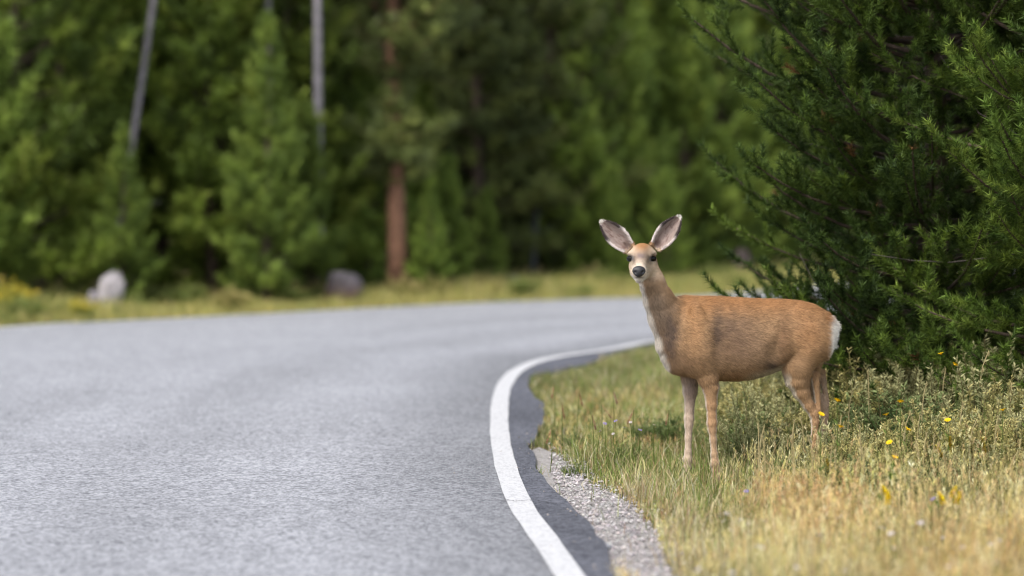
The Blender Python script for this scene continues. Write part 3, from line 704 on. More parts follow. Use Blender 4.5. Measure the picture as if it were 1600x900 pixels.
bushes = {
    'grey': [sage(s, 0.44, 0.22, 52, sgrey, lin(196, 192, 142) * SK) for s in (1, 2)],
    'olive': [sage(s, 0.40, 0.19, 46, solive, lin(204, 192, 130) * SK) for s in (3, 4)],
    'green': [sage(s, 0.28, 0.2, 46, sgreen, lin(138, 150, 98) * SK) for s in (5, 6)],
}
SL = {'grey': ('grey green weedy bush with pale tips', 'grey green verge bushes'),
      'olive': ('olive weedy bush with straw tips', 'olive verge bushes'),
      'green': ('low leafy green bush', 'low green verge bushes')}
def put_bush(kind, px, D, s):
    loc = gpt(px, D); e = empty('weedy_bush', loc, r.random() * 6.28, s)
    st, fo = r.choice(bushes[kind]); link('stems', st, e); link('foliage', fo, e); 
    wh = ('in the grass behind the deer forelegs' if px < 1180 else "around the deer's hind legs" if px < 1330 and D < 12.3 else 'against the foot of the dark pine' if D > 12.3 else 'where bushes meet the dry front grass' if D < 11.0 else 'among the yellow flowers' if px < 1480 else 'in front of the yellow green pine')
    tag(e, SL[kind][0] + ' ' + wh, 'bush', SL[kind][1] + ' ' + wh)
spots = []
for i in range(6000):
    D = 10.4 + 4.6 * r.random(); x0 = 1150 if D > 12.1 else 1225
    px = x0 + (1680 - x0) * r.random(); x = (px - 800) / F_PX * D
    if any((x - a) ** 2 + (D - b) ** 2 < 0.165 ** 2 for a, b in spots): continue
    py = PY(D)
    if px < 1175 + (D - 10.4) * -6 and D < 11.6: continue
    if D < 11.2 and px < 1290 - (D - 10.4) * 100: continue
    spots.append((x, D))
    if len(spots) >= 170: break
for (x, D) in spots:
    px = PX(x, D); hz = 1.0
    if D < 11.6: kd = r.choice(['green', 'green', 'olive', 'grey']); s = 0.72 + 0.3 * r.random()
    else: kd = r.choice(['grey', 'olive', 'olive', 'grey', 'green']); s = 0.85 + 0.45 * r.random() + (0.55 if px > 1330 and D > 12.2 else 0)
    if 1180 < px < 1300 and D < 12.4: s *= 0.85
    if D < 10.9: s *= 0.75
    put_bush(kd, px, D, s)
for px, D, kd, s in [(1010, 13.6, 'green', 0.7), (985, 12.6, 'green', 0.55), (900, 13.2, 'green', 0.5), (1060, 13.4, 'green', 0.9), (1130, 13.2, 'green', 0.8), (1175, 12.7, 'green', 0.9), (900, 12.1, 'green', 0.4), (1170, 13.4, 'green', 1.1), (1302, 11.78, 'olive', 0.78), (1262, 11.4, 'olive', 0.62), (1285, 11.5, 'grey', 0.6), (1330, 11.6, 'olive', 0.8), (1235, 11.5, 'green', 0.7)]:
    put_bush(kd, px, D, s)
# weeds along the far roadside
fw = [sage(21, 0.42, 0.30, 44, [lin(150, 150, 84) * 0.8, lin(176, 168, 104) * 0.8], lin(206, 190, 128) * 0.85, 40), sage(22, 0.36, 0.30, 44, [lin(112, 132, 66) * 0.8, lin(132, 148, 78) * 0.8], lin(160, 166, 96) * 0.8, 40)]
def big_leaf(me, k=3.2):
    v = np.zeros(len(me.vertices) * 3, np.float32); me.vertices.foreach_get('co', v); v = v.reshape(-1, 4, 3); c = v[:, :1]; v[:] = c + (v - c) * k
    me.vertices.foreach_set('co', v.ravel()); me.update()
for f_ in fw: big_leaf(f_[1], 3.0)
for i in range(58):
    px = -60 + 1230 * (i + r.random()) / 58; eD = np.interp((px - 800) / F_PX * 28, OUTER[:, 0], OUTER[:, 1]); D = eD + 0.7 + 4.2 * r.random() ** 0.8; kd = r.random() < 0.5
    e = empty('roadside_weed', gpt(px, D), r.random() * 6.28, 0.45 + 0.6 * r.random()); st, fo = fw[0 if kd else 1]; link('stems', st, e); link('foliage', fo, e)
    wh = 'near the yellow shrubs' if px < 330 else 'near the dark rounded boulder' if px < 640 else 'below the grey snags' if px < 900 else 'behind the deer head'
    c_ = 'straw yellow' if kd else 'soft green'
    tag(e, c_ + ' weed clump in roadside grass ' + wh, 'weed', c_ + ' weeds ' + wh)
# yellow flowering shrubs on the far roadside
yb = sage(9, 0.5, 0.32, 60, [lin(170, 178, 90) * 0.7], lin(232, 206, 70) * 0.75, 26)
big_leaf(yb[1])
for px, py, s in [(14, 498, 1.0), (-30, 505, 0.9), (128, 503, 0.6), (282, 474, 0.9), (60, 500, 0.4), (455, 468, 0.4), (880, 452, 0.5)]:
    b = ground(px, py, -0.03); e = empty('yellow_shrub', tuple(b), r.random() * 6, s); link('stems', yb[0], e); link('foliage', yb[1], e)
    tag(e, 'yellow flowering shrub in the grass across the road', 'shrub', 'yellow shrubs across the road')

def flower_mesh(nm, n, rad, col, cup=0.3, centre=None):
    a = Acc()
    for i in range(n):
        q = i / n * 6.283; d = np.array([math.cos(q), math.sin(q), cup]); s = np.array([-math.sin(q), math.cos(q), 0]) * rad * 0.42
        a.add([[0, 0, 0], d * rad * 0.55 + s, d * rad, d * rad * 0.55 - s], None, [(0, 1, 2, 3)], col)
    if centre is not None: a.tube([[0, 0, -0.002], [0, 0, 0.004]], [rad * 0.35, rad * 0.25], 7, centre)
    return a.build(nm, M_PETAL, None, False, False)
def spike_mesh(nm, n, h, w_, col, seed):
    rr = np.random.default_rng(seed); a = Acc(); 
    for i in range(n):
        z = -h * rr.random() ** 0.8; q = rr.random() * 6.283; ww = w_ * (0.4 + 0.6 * min(1, -z / h * 2.2)); d = np.array([math.cos(q), math.sin(q), 0.5 * rr.random()]) * ww
        s = np.array([-math.sin(q), math.cos(q), 0.3]) * 0.0055; p0 = np.array([0, 0, z])
        a.add([p0, p0 + d * 0.6 + s, p0 + d, p0 + d * 0.6 - s], None, [(0, 1, 2, 3)], col * (0.75 + 0.5 * rr.random()))
    return a.build(nm, M_PETAL, None, False, False)
YEL = lin(250, 208, 24); F_Y = flower_mesh('flower_head', 9, 0.014, YEL * 0.9, 0.35, lin(244, 196, 30) * 0.9)
F_S = spike_mesh('flower_spike', 170, 0.065, 0.016, lin(255, 226, 40), 3)
F_S2 = spike_mesh('flower_spike', 150, 0.075, 0.013, lin(200, 176, 60) * 0.75, 4)
F_P = flower_mesh('flower_head', 12, 0.012, lin(150, 140, 220) * 0.85, 0.2, lin(200, 180, 90) * 0.7)
F_W = flower_mesh('flower_head', 9, 0.010, lin(216, 206, 214) * 0.85, 0.2, lin(200, 190, 120) * 0.7)
F_B = spike_mesh('leafy_tip', 120, 0.14, 0.022, lin(110, 150, 40) * 0.7, 5)
def flower(name, head, px, py, D, label, group, s=1.0, leafy=True):
    t = at(px, py, D); g0 = np.array(gpt(px + r.uniform(-6, 6), D)); h_ = t[2] - g0[2]
    if h_ < 0.03: D = 0.93 * D; t = at(px, py, D); g0 = np.array(gpt(px, D)); h_ = max(t[2] - g0[2], 0.05)
    e = empty(name, tuple(g0)); top = t - g0; a = Acc(); gc_ = lin(110, 130, 60) * 0.65
    P = spline([[0, 0, -0.02], top * 0.5 + [r.uniform(-.01, .01), r.uniform(-.01, .01), 0], top], 6)
    a.tube(P, np.linspace(0.0025, 0.0015, 6), 4, gc_, cap=False); a.build('stem', M_LEAF, e)
    hd = link('flower_head' if 'spike' not in head.name else 'flower_spike', head, e); hd.location = top; hd.scale = (s, s, s); hd.rotation_euler = (R(35) * r.uniform(0.2, 1), R(r.uniform(-20, 20)), r.random() * 6)
    if leafy:
        for i in range(7):
            u = 0.12 + 0.11 * i; p0 = np.array([np.interp(u * 5, range(6), P[:, k]) for k in range(3)]); q = i * 2.4; d = np.array([math.cos(q), math.sin(q), 0.7]) * 0.045; sd_ = np.array([-math.sin(q), math.cos(q), 0]) * 0.005
            b = Acc(); b.add([p0, p0 + d * 0.5 + sd_, p0 + d, p0 + d * 0.5 - sd_], None, [(0, 1, 2, 3)], gc_ * 1.1); b.build('leaf', M_LEAF, e)
    tag(e, label, 'flower', group)
for px, py, D in [(1308, 626, 11.5), (1283, 648, 11.3), (1313, 667, 11.3), (1398, 715, 11.2), (1470, 553, 12.9), (1492, 570, 12.8), (1385, 648, 11.7), (1407, 628, 12.0), (1567, 641, 11.8), (1481, 657, 11.9), (1418, 671, 11.6), (1602, 640, 12), (1390, 692, 11.4)]:
    flower('yellow_daisy', F_Y, px, py, D - 0.55, 'small round yellow flower on a thin stem among verge bushes', 'small yellow verge flowers', 1.25)
for px, py, D in [(1379, 760, 9.75), (1467, 770, 9.65), (1494, 760, 9.8), (1500, 768, 9.7), (1388, 768, 9.7)]:
    flower('goldenrod', F_S, px, py, D, 'bright golden yellow flower spike standing in front of the bushes', 'golden flower spikes', 0.85)
for px, py, D in [(1484, 682, 11.3), (1462, 696, 11.2), (1534, 684, 11.2), (1580, 800, 10.3), (1292, 716, 11.0)]:
    flower('fading_spike', F_S2, px, py, D, 'dull yellow fading flower spike among the verge bushes', 'fading yellow spikes')
flower('leafy_stem', F_B, 1397, 722, 10.2, 'fresh bright green leafy stem topped by a yellow flower', None, 1.0)
for px, py, D in [(1458, 780, 9.6), (1166, 768, 10.1)]:
    flower('purple_aster', F_P, px, py, D, 'single violet blue aster at the front of the verge', 'violet asters')
for px, py in [(945, 662), (962, 658), (975, 668), (985, 660), (1000, 672), (938, 674), (1022, 664), (958, 678)]:
    flower('pale_aster', F_P if r.random() < 0.3 else F_W, px, py, 12.3, 'small pale lilac aster in the grass beside the deer forelegs', 'pale asters near the forelegs', 0.9, False)
for i in range(46):
    px, py = r.uniform(1070, 1600), r.uniform(800, 898)
    flower('pale_seed_flower', F_W, px, py, 5433 / (py - 290 + r.uniform(55, 95)), 'tiny whitish flower in the dry foreground grass', 'whitish flowers in the dry grass', 0.8 + 0.5 * r.random(), False)
F_R = spike_mesh('flower_spike', 70, 0.09, 0.006, lin(188, 148, 116) * 0.9, 6)
for px, py, D in [(878, 630, 12.9), (905, 612, 13.4), (866, 600, 13.8), (940, 632, 12.8), (925, 648, 12.4), (862, 668, 12.2), (1030, 776, 10.5), (1016, 786, 10.4), (1040, 790, 10.3), (1045, 640, 12.7), (990, 640, 12.6), (958, 610, 13.4)]:
    flower('dried_dock', F_R, px, py, D, 'reddish brown dried weed spike in the grass near the gravel', 'dried reddish weed spikes', 1.0, False)
# tall curved dry stalk in front of the pine, and other straw stalks
def stalk(px0, py0, px1, py1, D, label, group=None):
    t = at(px1, py1, D); g0 = np.array(gpt(px0, D)); e = empty('dry_stalk', tuple(g0)); top = t - g0; a = Acc(); c_ = lin(206, 190, 140) * 0.75
    P = spline([[0, 0, -0.02], top * [0.15, 1, 0.5], top * [0.5, 1, 0.85], top], 9); a.tube(P, np.linspace(0.0025, 0.0015, 9), 4, c_, cap=False); a.build('stem', M_LEAF, e)
    b = Acc(); hp = P[5:]; b.tube(hp, 0.0024, 4, c_); tufts(b, hp, 10, np.full(len(hp), 0.02), 0.0022, np.tile(c_, (len(hp), 1)), 0.5); b.build('seed_head', M_LEAF, e)
    tag(e, label, 'grass', group)
stalk(1526, 650, 1545, 548, 12.2, 'tall curved straw stalk standing out against the dark pine')
for px, D, hh in [(1325, 12.0, 0.42), (1360, 12.3, 0.5), (1440, 12.0, 0.46), (1580, 12.1, 0.45), (1500, 11.6, 0.4), (1275, 11.4, 0.34), (1240, 11.6, 0.28), (1410, 11.5, 0.36), (1350, 11.2, 0.28), (1555, 11.3, 0.36), (1472, 12.4, 0.5)] + [(r.uniform(1170, 1600), r.uniform(10.2, 11.8), r.uniform(0.2, 0.36)) for _ in range(34)]:
    q = PY(D) - hh * F_PX / D; stalk(px, 0, px + r.uniform(-14, 14), q, D, 'thin straw coloured grass stalk rising above the verge bushes', 'straw stalks above the bushes')

# ------------------------------------------------------------------ the deer
DX0, DS, DD = 1170.0, 320.0, 11.82        # pivot column, pixels per metre at the deer, its distance
YAW = R(14); CY, SY = math.cos(YAW), math.sin(YAW)
WX0 = (DX0 - 800) / F_PX * DD
DZ = float(gz(np.array([WX0]), np.array([DD]))[0]) + 0.002
BR = HORIZON + DS * (CAM_H - DZ)      # photo row of the ground under the deer
def q(px, py, lat=0.0):
    """photo position + sideways offset (px, + = towards camera) -> deer-local metres (x right, y away, z up)"""
    l = lat / DS; u = (px - DX0) / DS
    for it in range(3):                     # allow for the nearer and farther end of the animal
        L = (u - l * SY) / CY; y_ = L * SY - l * CY; u = (px - 800) / F_PX * (DD + y_) - WX0
    return np.array([L * CY + l * SY, L * SY - l * CY, (BR - py) / DS])
HY = q(1010, 400)[1]
ZC = CAM_H - DZ
def qc(px, py, c=0.0):
    y_ = HY - c / DS; D_ = DD + y_
    return np.array([(px - 800) / F_PX * D_ - WX0, y_, ZC - (py - HORIZON) / F_PX * D_])
def cols_rows(P):
    """deer-local points -> photo column, row (rows of the side view for the body, true ones for the head)"""
    X = 800 + F_PX * (P[:, 0] + WX0) / (DD + P[:, 1]); C_ = (HY - P[:, 1]) * DS
    Yh = HORIZON + F_PX * (ZC - P[:, 2]) / (DD + P[:, 1]); Yb = BR - DS * P[:, 2]
    return X, np.where((X < 1066) & (C_ > -20) & (Yb < 448), Yh, Yb), C_
h_ = 0.0048
lo = np.array([-0.77, -0.50, -0.02]); hi = np.array([0.50, 0.34, 1.34])
dims = np.ceil((hi - lo) / h_).astype(int); Fd = np.full(dims, 0.2, np.float32)
def region(a, b):
    i0 = np.clip(np.floor((a - lo) / h_).astype(int), 0, dims); i1 = np.clip(np.ceil((b - lo) / h_).astype(int) + 1, 0, dims)
    g = [lo[k] + h_ * np.arange(i0[k], i1[k]) for k in range(3)]
    return tuple(slice(i0[k], i1[k]) for k in range(3)), np.meshgrid(*g, indexing='ij', sparse=True)
def blend(sl, d, kk):
    A_ = Fd[sl]; d = d.astype(np.float32)
    m = np.minimum(A_, d) - np.maximum(kk - np.abs(A_ - d), 0) ** 2 / (4 * kk); Fd[sl] = m
def cone_(p0, p1, r0, r1, kk=0.02, latk=1.0):
    """tapered limb segment (radii in px)"""
    r0, r1 = r0 / DS, r1 / DS; mg = max(r0, r1) + kk + 0.02
    sl, (X_, Y_, Z_) = region(np.minimum(p0, p1) - mg, np.maximum(p0, p1) + mg)
    d = p1 - p0; t = np.clip(((X_ - p0[0]) * d[0] + (Y_ - p0[1]) * d[1] + (Z_ - p0[2]) * d[2]) / (d @ d + 1e-9), 0, 1)
    ex, ey, ez = X_ - p0[0] - t * d[0], Y_ - p0[1] - t * d[1], Z_ - p0[2] - t * d[2]
    if latk != 1.0:   # flatten sideways
        l = ex * SY - ey * CY; ex = ex + SY * l * (1 / latk - 1); ey = ey - CY * l * (1 / latk - 1)
    blend(sl, np.sqrt(ex ** 2 + ey ** 2 + ez ** 2) - (r0 + (r1 - r0) * t), kk)
def ell(c, rx, ry, rz, kk=0.02, rot=0.0, sub=False):
    """ellipsoid, radii px: along body, sideways, up; rot tilts it in the side view"""
    rr_ = np.array([rx, ry, rz]) / DS; mg = rr_.max() + kk + 0.02
    sl, (X_, Y_, Z_) = region(c - mg, c + mg)
    X1, Y1, Z1 = X_ - c[0], Y_ - c[1], Z_ - c[2]
    a_ = X1 * CY + Y1 * SY; b_ = -X1 * SY + Y1 * CY; ca, sa = math.cos(rot), math.sin(rot)
    a2 = a_ * ca + Z1 * sa; z2 = -a_ * sa + Z1 * ca
    k0 = np.sqrt((a2 / rr_[0]) ** 2 + (b_ / rr_[1]) ** 2 + (z2 / rr_[2]) ** 2)
    d = (k0 - 1) * rr_.min()
    if sub:
        A_ = Fd[sl]; dn = -d.astype(np.float32); Fd[sl] = np.maximum(A_, dn) + np.maximum(kk - np.abs(A_ - dn), 0) ** 2 / (4 * kk)
    else: blend(sl, d, kk)
# trunk of the body: swept ellipse (column, top row, bottom row, half width)
TB = np.array([(1032, 542, 548, 3), (1036, 520, 557, 14), (1042, 500, 566, 23), (1050, 474, 574, 31), (1058, 463, 580, 36), (1068, 461, 585, 39), (1090, 462, 591, 43), (1120, 463, 594, 47), (1150, 465, 595, 50),
               (1175, 467, 593, 50), (1200, 468, 586, 47), (1225, 469, 576, 44), (1250, 471.5, 570, 43), (1268, 476, 564, 40), (1284, 484, 556, 33), (1296, 495, 544, 23), (1303, 510, 530, 10), (1306, 518, 522, 3)])
sl, (X_, Y_, Z_) = region(np.array([-0.55, -0.4, 0.3]), np.array([0.48, 0.34, 1.05]))
Lb = X_ * CY + Y_ * SY; lb = X_ * SY - Y_ * CY
pc = 800 + F_PX * (Lb * CY + WX0) / (DD + Lb * SY)                # column on the middle plane
pc2 = pc + 0 * lb
def ip(c): return np.interp(pc2, TB[:, 0], TB[:, c])
top, bot, hw = ip(1), ip(2), ip(3)
cz = (BR - (top + bot) / 2) / DS; az_ = (bot - top) / 2 / DS; aw = hw / DS
zz_ = (Z_ - cz) / az_; eggw = aw * (1 - 0.12 * zz_)      # a little narrower towards the spine
d = (np.sqrt(zz_ ** 2 + (lb / eggw) ** 2) - 1) * np.minimum(az_, aw)
d = np.where((pc2 < 1033) | (pc2 > 1306), 0.2, d)
blend(sl, d, 0.02)
# neck
cone_(q(1060, 520, 2), q(1043, 492, 5), 38, 29.5, 0.03, 0.85)
cone_(q(1043, 494, 5), q(1029, 466, 10), 29, 22.5, 0.02, 0.85)
cone_(q(1029, 466, 10), q(1019.5, 440, 14), 22.5, 18.5, 0.02, 0.9)
cone_(q(1019.5, 440, 14), q(1012, 415, 14), 18.5, 15, 0.025, 0.95)
cone_(q(1045, 540, 0), q(1058, 560, 0), 16, 20, 0.04)          # brisket
# head, turned to the camera
cone_(qc(1010, 408, -6), qc(1004.5, 402, 14), 16.5, 18.2, 0.025)
ell(qc(1003.5, 397.5, 16), 17.4, 18, 16.2, 0.02)
cone_(qc(1002.5, 403, 24), qc(999.8, 414, 52), 15.8, 12.8, 0.02)      # face
cone_(qc(1000, 416, 52), qc(998.5, 424, 76), 12.6, 10.6, 0.02)         # muzzle
cone_(qc(1001, 395, 32), qc(999.5, 413, 70), 9, 8, 0.02)               # bridge of the nose
cone_(qc(990.5, 416, 22), qc(993.5, 427, 58), 7.5, 7.5, 0.02); cone_(qc(1014.5, 418, 18), qc(1004.5, 427, 58), 9.5, 8, 0.02)   # cheeks
cone_(qc(1008, 424, 18), qc(999.5, 431.5, 62), 11.5, 7.5, 0.02)              # jaw
ell(qc(998.5, 425, 84), 12, 8, 9.2, 0.015)
cone_(qc(999.5, 434.5, 66), qc(999, 436, 75), 7, 6, 0.010)              # chin
cone_(qc(985.5, 397.5, 20), qc(990, 399, 31), 5, 4.5, 0.012); cone_(qc(1020.5, 397.5, 20), qc(1014, 399, 31), 5, 4.5, 0.012)   # brows
for ex_, sg in ((984.6, -1), (1020.4, 1)):                              # eye sockets
    ell(qc(ex_ + sg * 1.0, 404.4, 27), 6.0, 7, 5.0, 0.008, 0, sub=True)
# ears: cupped sheets opening to the front
EAR = []
for bx, by, bc_, tx, ty, tc_ in ((984, 389, 4, 939.5, 346, 2), (1023.5, 387, 4, 1061.5, 338.5, 2)):
    B_, T_ = qc(bx, by, bc_), qc(tx, ty, tc_); axv = T_ - B_; wv = unit(np.cross(axv, [0, -1.0, 0])); nv_ = np.array([0, -1.0, 0])
    t = np.linspace(0, 1, 46)[:, None]; s = np.linspace(-1, 1, 25)[None]
    wt = np.interp(t, [0, 0.12, 0.3, 0.5, 0.7, 0.86, 0.95, 1], [8, 11, 14.3, 15, 12.6, 8, 4.4, 1.5]) / DS
    P = B_ + axv * t[..., None] + wv * (wt * s)[..., None] + nv_ * (wt * (0.75 * s ** 2 - 0.25) + 0.012 * t ** 2)[..., None]
    P = P.reshape(-1, 3); EAR.append((B_, T_))
    sl, (X_, Y_, Z_) = region(P.min(0) - 0.03, P.max(0) + 0.03)
    d = np.full(np.broadcast_shapes(X_.shape, Y_.shape, Z_.shape), 9.0, np.float32)
    tt_ = np.repeat(np.linspace(0, 1, 46), 25)
    for p_, t_ in zip(P.astype(np.float32), tt_):
        dd_ = (X_ - p_[0]) ** 2 + (Y_ - p_[1]) ** 2 + (Z_ - p_[2]) ** 2
        np.minimum(d, dd_.astype(np.float32), out=d)
    blend(sl, np.sqrt(d) - 0.0062, 0.008)
# shoulders, forelegs
ell(q(1090, 535, 24), 26, 22, 46, 0.04, 0.15); ell(q(1080, 535, -24), 26, 22, 46, 0.04, 0.15)
def leg(pts, lat, kk=0.012):
    for (a, b) in zip(pts[:-1], pts[1:]): cone_(q(a[0], a[1], lat), q(b[0], b[1], lat), a[2], b[2], kk)
leg([(1094, 552, 25), (1106, 586, 16), (1111, 603, 12.6), (1112.5, 630, 8.6), (1113, 646, 7.0), (1113.5, 658, 7.8), (1114, 668, 6.4), (1115.5, 685, 5.0), (1117, 708, 5.1), (1118.5, 722, 6.9), (1119.5, 733, 5.4), (1118, 745, 6.0), (1115, 755, 6.6)], 20)
leg([(1072, 558, 21), (1079, 588, 14), (1079, 612, 11), (1078, 640, 6.8), (1077.5, 654, 7.2), (1077, 664, 6.2), (1076.5, 685, 4.9), (1076, 706, 5.0), (1075.5, 719, 6.7), (1075, 731, 5.3), (1073, 743, 6.0), (1070, 753, 6.6)], -20)
# haunches, hind legs
ell(q(1264, 528, 22), 34, 24, 46, 0.04, 0.25); ell(q(1262, 528, -22), 34, 22, 44, 0.04, 0.25)
leg([(1258, 545, 29), (1246, 574, 24), (1247, 592, 19), (1253, 612, 13.5), (1264, 634, 8.6), (1273, 648, 7.6), (1275, 660, 6.2), (1274, 685, 5.2), (1273, 712, 5.3), (1273, 726, 6.9), (1271, 738, 5.6), (1267, 754, 6.6)], 19)
cone_(q(1274, 588, 19), q(1281, 642, 19), 7, 3.6, 0.015)         # tendon to the hock
leg([(1268, 545, 27), (1262, 574, 21), (1264, 594, 15.5), (1271, 613, 11), (1281, 631, 7.6), (1288, 642, 7.2), (1290, 654, 6.0), (1289, 684, 5.0), (1289, 708, 5.1), (1289, 719, 6.7), (1287, 731, 5.6), (1283, 750, 6.6)], -18)
cone_(q(1284, 586, -18), q(1294, 635, -18), 6, 3.4, 0.015)
# tail
cone_(q(1290, 498, 0), q(1299, 512, 0), 9, 9.5, 0.02); cone_(q(1300, 512, 0), q(1300, 540, 0), 8.5, 4, 0.012, 0.7)
# hollows: flank, behind the shoulder, along the throat
ell(q(1214, 560, 52), 16, 10, 22, 0.03, 0.35, sub=True); ell(q(1123, 540, 57), 8, 11, 38, 0.03, 0.1, sub=True); ell(q(1221, 528, 56), 9, 10, 36, 0.03, -0.15, sub=True); ell(q(1062, 525, 44), 6, 9, 30, 0.02, -0.2, sub=True)
ell(q(1088, 505, 33), 13, 10, 34, 0.02, 0.12); ell(q(1255, 492, 30), 18, 10, 12, 0.02, -0.3)

def surface_nets(F, lo, h):
    S = F < 0
    c = np.zeros(tuple(np.array(F.shape) - 1), np.int8)
    for dx in (0, 1):
        for dy in (0, 1):
            for dz in (0, 1): c += S[dx:F.shape[0] - 1 + dx, dy:F.shape[1] - 1 + dy, dz:F.shape[2] - 1 + dz]
    act = np.argwhere((c > 0) & (c < 8)); idx = np.full(c.shape, -1, np.int32); idx[tuple(act.T)] = np.arange(len(act))
    pos = np.zeros((len(act), 3)); cnt = np.zeros(len(act))
    cor = [(a, b, d) for a in (0, 1) for b in (0, 1) for d in (0, 1)]
    for a in cor:
        for axk in range(3):
            if a[axk]: continue
            b = list(a); b[axk] = 1; fa = F[tuple((act + a).T)]; fb = F[tuple((act + b).T)]
            m = (fa < 0) != (fb < 0); t = np.where(m, fa / np.where(m, fa - fb, 1), 0)
            p = np.tile(np.array(a, float), (len(act), 1)); p[:, axk] += t
            pos += p * m[:, None]; cnt += m
    V = lo + h * (act + pos / cnt[:, None])
    quads = []
    for axk in range(3):
        o1, o2 = [(1, 2), (2, 0), (0, 1)][axk]
        n = np.array(F.shape); s0 = [slice(None)] * 3; s1 = [slice(None)] * 3; s0[axk] = slice(0, n[axk] - 1); s1[axk] = slice(1, n[axk])
        ch = S[tuple(s0)] != S[tuple(s1)]; e = np.argwhere(ch)
        e = e[(e[:, o1] > 0) & (e[:, o2] > 0) & (e[:, o1] < n[o1] - 1) & (e[:, o2] < n[o2] - 1)]
        ins = S[tuple(e.T)]; u1 = np.zeros(3, int); u1[o1] = 1; u2 = np.zeros(3, int); u2[o2] = 1
        qd = np.stack([idx[tuple((e - u1 - u2).T)], idx[tuple((e - u2).T)], idx[tuple(e.T)], idx[tuple((e - u1).T)]], 1)
        qd[~ins] = qd[~ins][:, ::-1]; quads.append(qd)
    return V, np.vstack(quads)
DV, DQ = surface_nets(Fd, lo, h_)
# relax the grid steps
deg = np.zeros(len(DV)); ed = np.vstack([DQ[:, [0, 1]], DQ[:, [1, 2]], DQ[:, [2, 3]], DQ[:, [3, 0]]])
for c_ in (0, 1): np.add.at(deg, ed[:, c_], 1)
for it in range(3):
    acc_ = np.zeros_like(DV)
    np.add.at(acc_, ed[:, 0], DV[ed[:, 1]]); np.add.at(acc_, ed[:, 1], DV[ed[:, 0]])
    DV = DV * 0.5 + 0.5 * acc_ / deg[:, None]
fn = np.cross(DV[DQ[:, 2]] - DV[DQ[:, 0]], DV[DQ[:, 3]] - DV[DQ[:, 1]])
DN = np.zeros_like(DV)
for c_ in range(4): np.add.at(DN, DQ[:, c_], fn)
DN = unit(DN)
def sstep(x, a, b):
    t = np.clip((x - a) / (b - a), 0, 1); return t * t * (3 - 2 * t)
def coat(P, Nn):
    """coat colour from place on the animal (columns / rows of the side view)"""
    X, Yp, C_ = cols_rows(P)             # C_: px towards camera from the head plane
    lat = (P[:, 0] * SY - P[:, 1] * CY) * DS
    K = 0.77
    c = np.tile(lin(178, 143, 106) * K, (len(P), 1))
    def mix(col, m):
        nonlocal c; m = np.clip(m, 0, 1)[:, None]; c = c * (1 - m) + col * m
    g = lambda cx, cy, sx, sy: np.exp(-((X - cx) / sx) ** 2 - ((Yp - cy) / sy) ** 2)
    n1 = vnoise(X * 1.0, Yp * 1.6, 9, 51); n2 = vnoise(X, Yp, 22, 52); n3 = vnoise(X * 0.45 + Yp * 0.25, Yp * 1.1 - X * 0.25, 4, 53); n4 = vnoise(X * 0.6, Yp * 1.2, 2, 54)
    mix(lin(186, 136, 90) * K, sstep(Yp, 510, 465) * sstep(X, 1050, 1075) * 0.9)                       # rusty back
    mix(lin(172, 142, 114) * K, g(1165, 545, 55, 32) * 0.75)                               # greyer side
    mix(lin(104, 84, 68) * K, g(1119, 514, 9, 34) * 0.95 * (0.65 + 0.8 * n1)); mix(lin(124, 102, 84) * K, g(1142, 508, 28, 20) * 0.6 * (0.5 + 0.9 * n1)); mix(lin(124, 98, 80) * K, g(1150, 525, 26, 32) * 0.6 * (0.4 + 1.0 * n1)); mix(lin(130, 98, 72) * K, g(1222, 525, 9, 40) * 0.7)               # dark patch behind the shoulder; last, shade of the haunch crease painted in
    mix(lin(106, 88, 76) * K, g(1046, 518, 13, 44) * 1.15 * (0.65 + 0.8 * n1)); mix(lin(120, 100, 86) * K, g(1028, 495, 11, 42) * 0.85 * (0.55 + 0.8 * n1)); mix(lin(134, 108, 86) * K, g(1066, 560, 24, 16) * 0.5)               # dark grey on the shoulder front
    mix(lin(158, 136, 114) * K, g(1022, 478, 24, 40) * 0.95 * (X < 1062))                                  # grey brown neck
    mix(lin(208, 162, 116) * K, g(1084, 500, 13, 42) * 0.85); mix(lin(202, 150, 102) * K, g(1262, 515, 26, 34) * 0.6)
    mix(lin(166, 122, 84) * K, g(1160, 585, 40, 9) * 0.5)
    mix(lin(80, 68, 60) * K, g(1205, 571, 15, 10) * 0.95)                                    # crease shade of the flank fold, painted into the coat
    body = (X > 1040) & (X < 1240)
    mix(lin(214, 198, 176) * K, sstep(-Nn[:, 2], 0.55, 0.9) * sstep(X, 1150, 1195) * (Yp > 560) * (Yp < 600))   # pale belly
    # legs
    lg = sstep(Yp, 585, 640)
    mix(lin(188, 150, 112) * K, lg * 0.7)
    inner = np.where(np.abs(lat) < 60, np.where(lat > 0, -1, 1) * (Nn[:, 0] * SY - Nn[:, 1] * CY), 0)
    fr = (X < 1160)
    mix(lin(220, 204, 188) * K, sstep(Yp, 578, 600) * sstep(inner, -0.1, 0.55) * np.where(fr, 0.6, 0.3))
    mix(lin(208, 184, 156) * K, sstep(Yp, 650, 690) * fr * (0.35 + 0.5 * sstep(np.abs(Nn[:, 0]), 0.4, 0.9)))
    mix(lin(196, 176, 158) * K, sstep(Yp, 590, 610) * (lat < 0) * fr * 0.35)
    mix(lin(150, 128, 118) * K, (lat < 0) * fr * g(1080, 606, 10, 26) * 0.6)
    mix(lin(228, 214, 194) * K, sstep(X, 1205, 1215) * sstep(Yp, 572, 590) * sstep(-(Nn[:, 0] * 0.86 + Nn[:, 2] * 0.5), 0.5, 0.78) * 0.95)
    mix(lin(230, 216, 200) * K, fr * sstep(Yp, 588, 606) * sstep(np.abs(Nn[:, 0]), 0.66, 0.92) * 0.8)
    mix(lin(128, 108, 98) * K, fr * (lat < 0) * g(1080, 600, 12, 30) * 0.5)          # white front of the hind leg
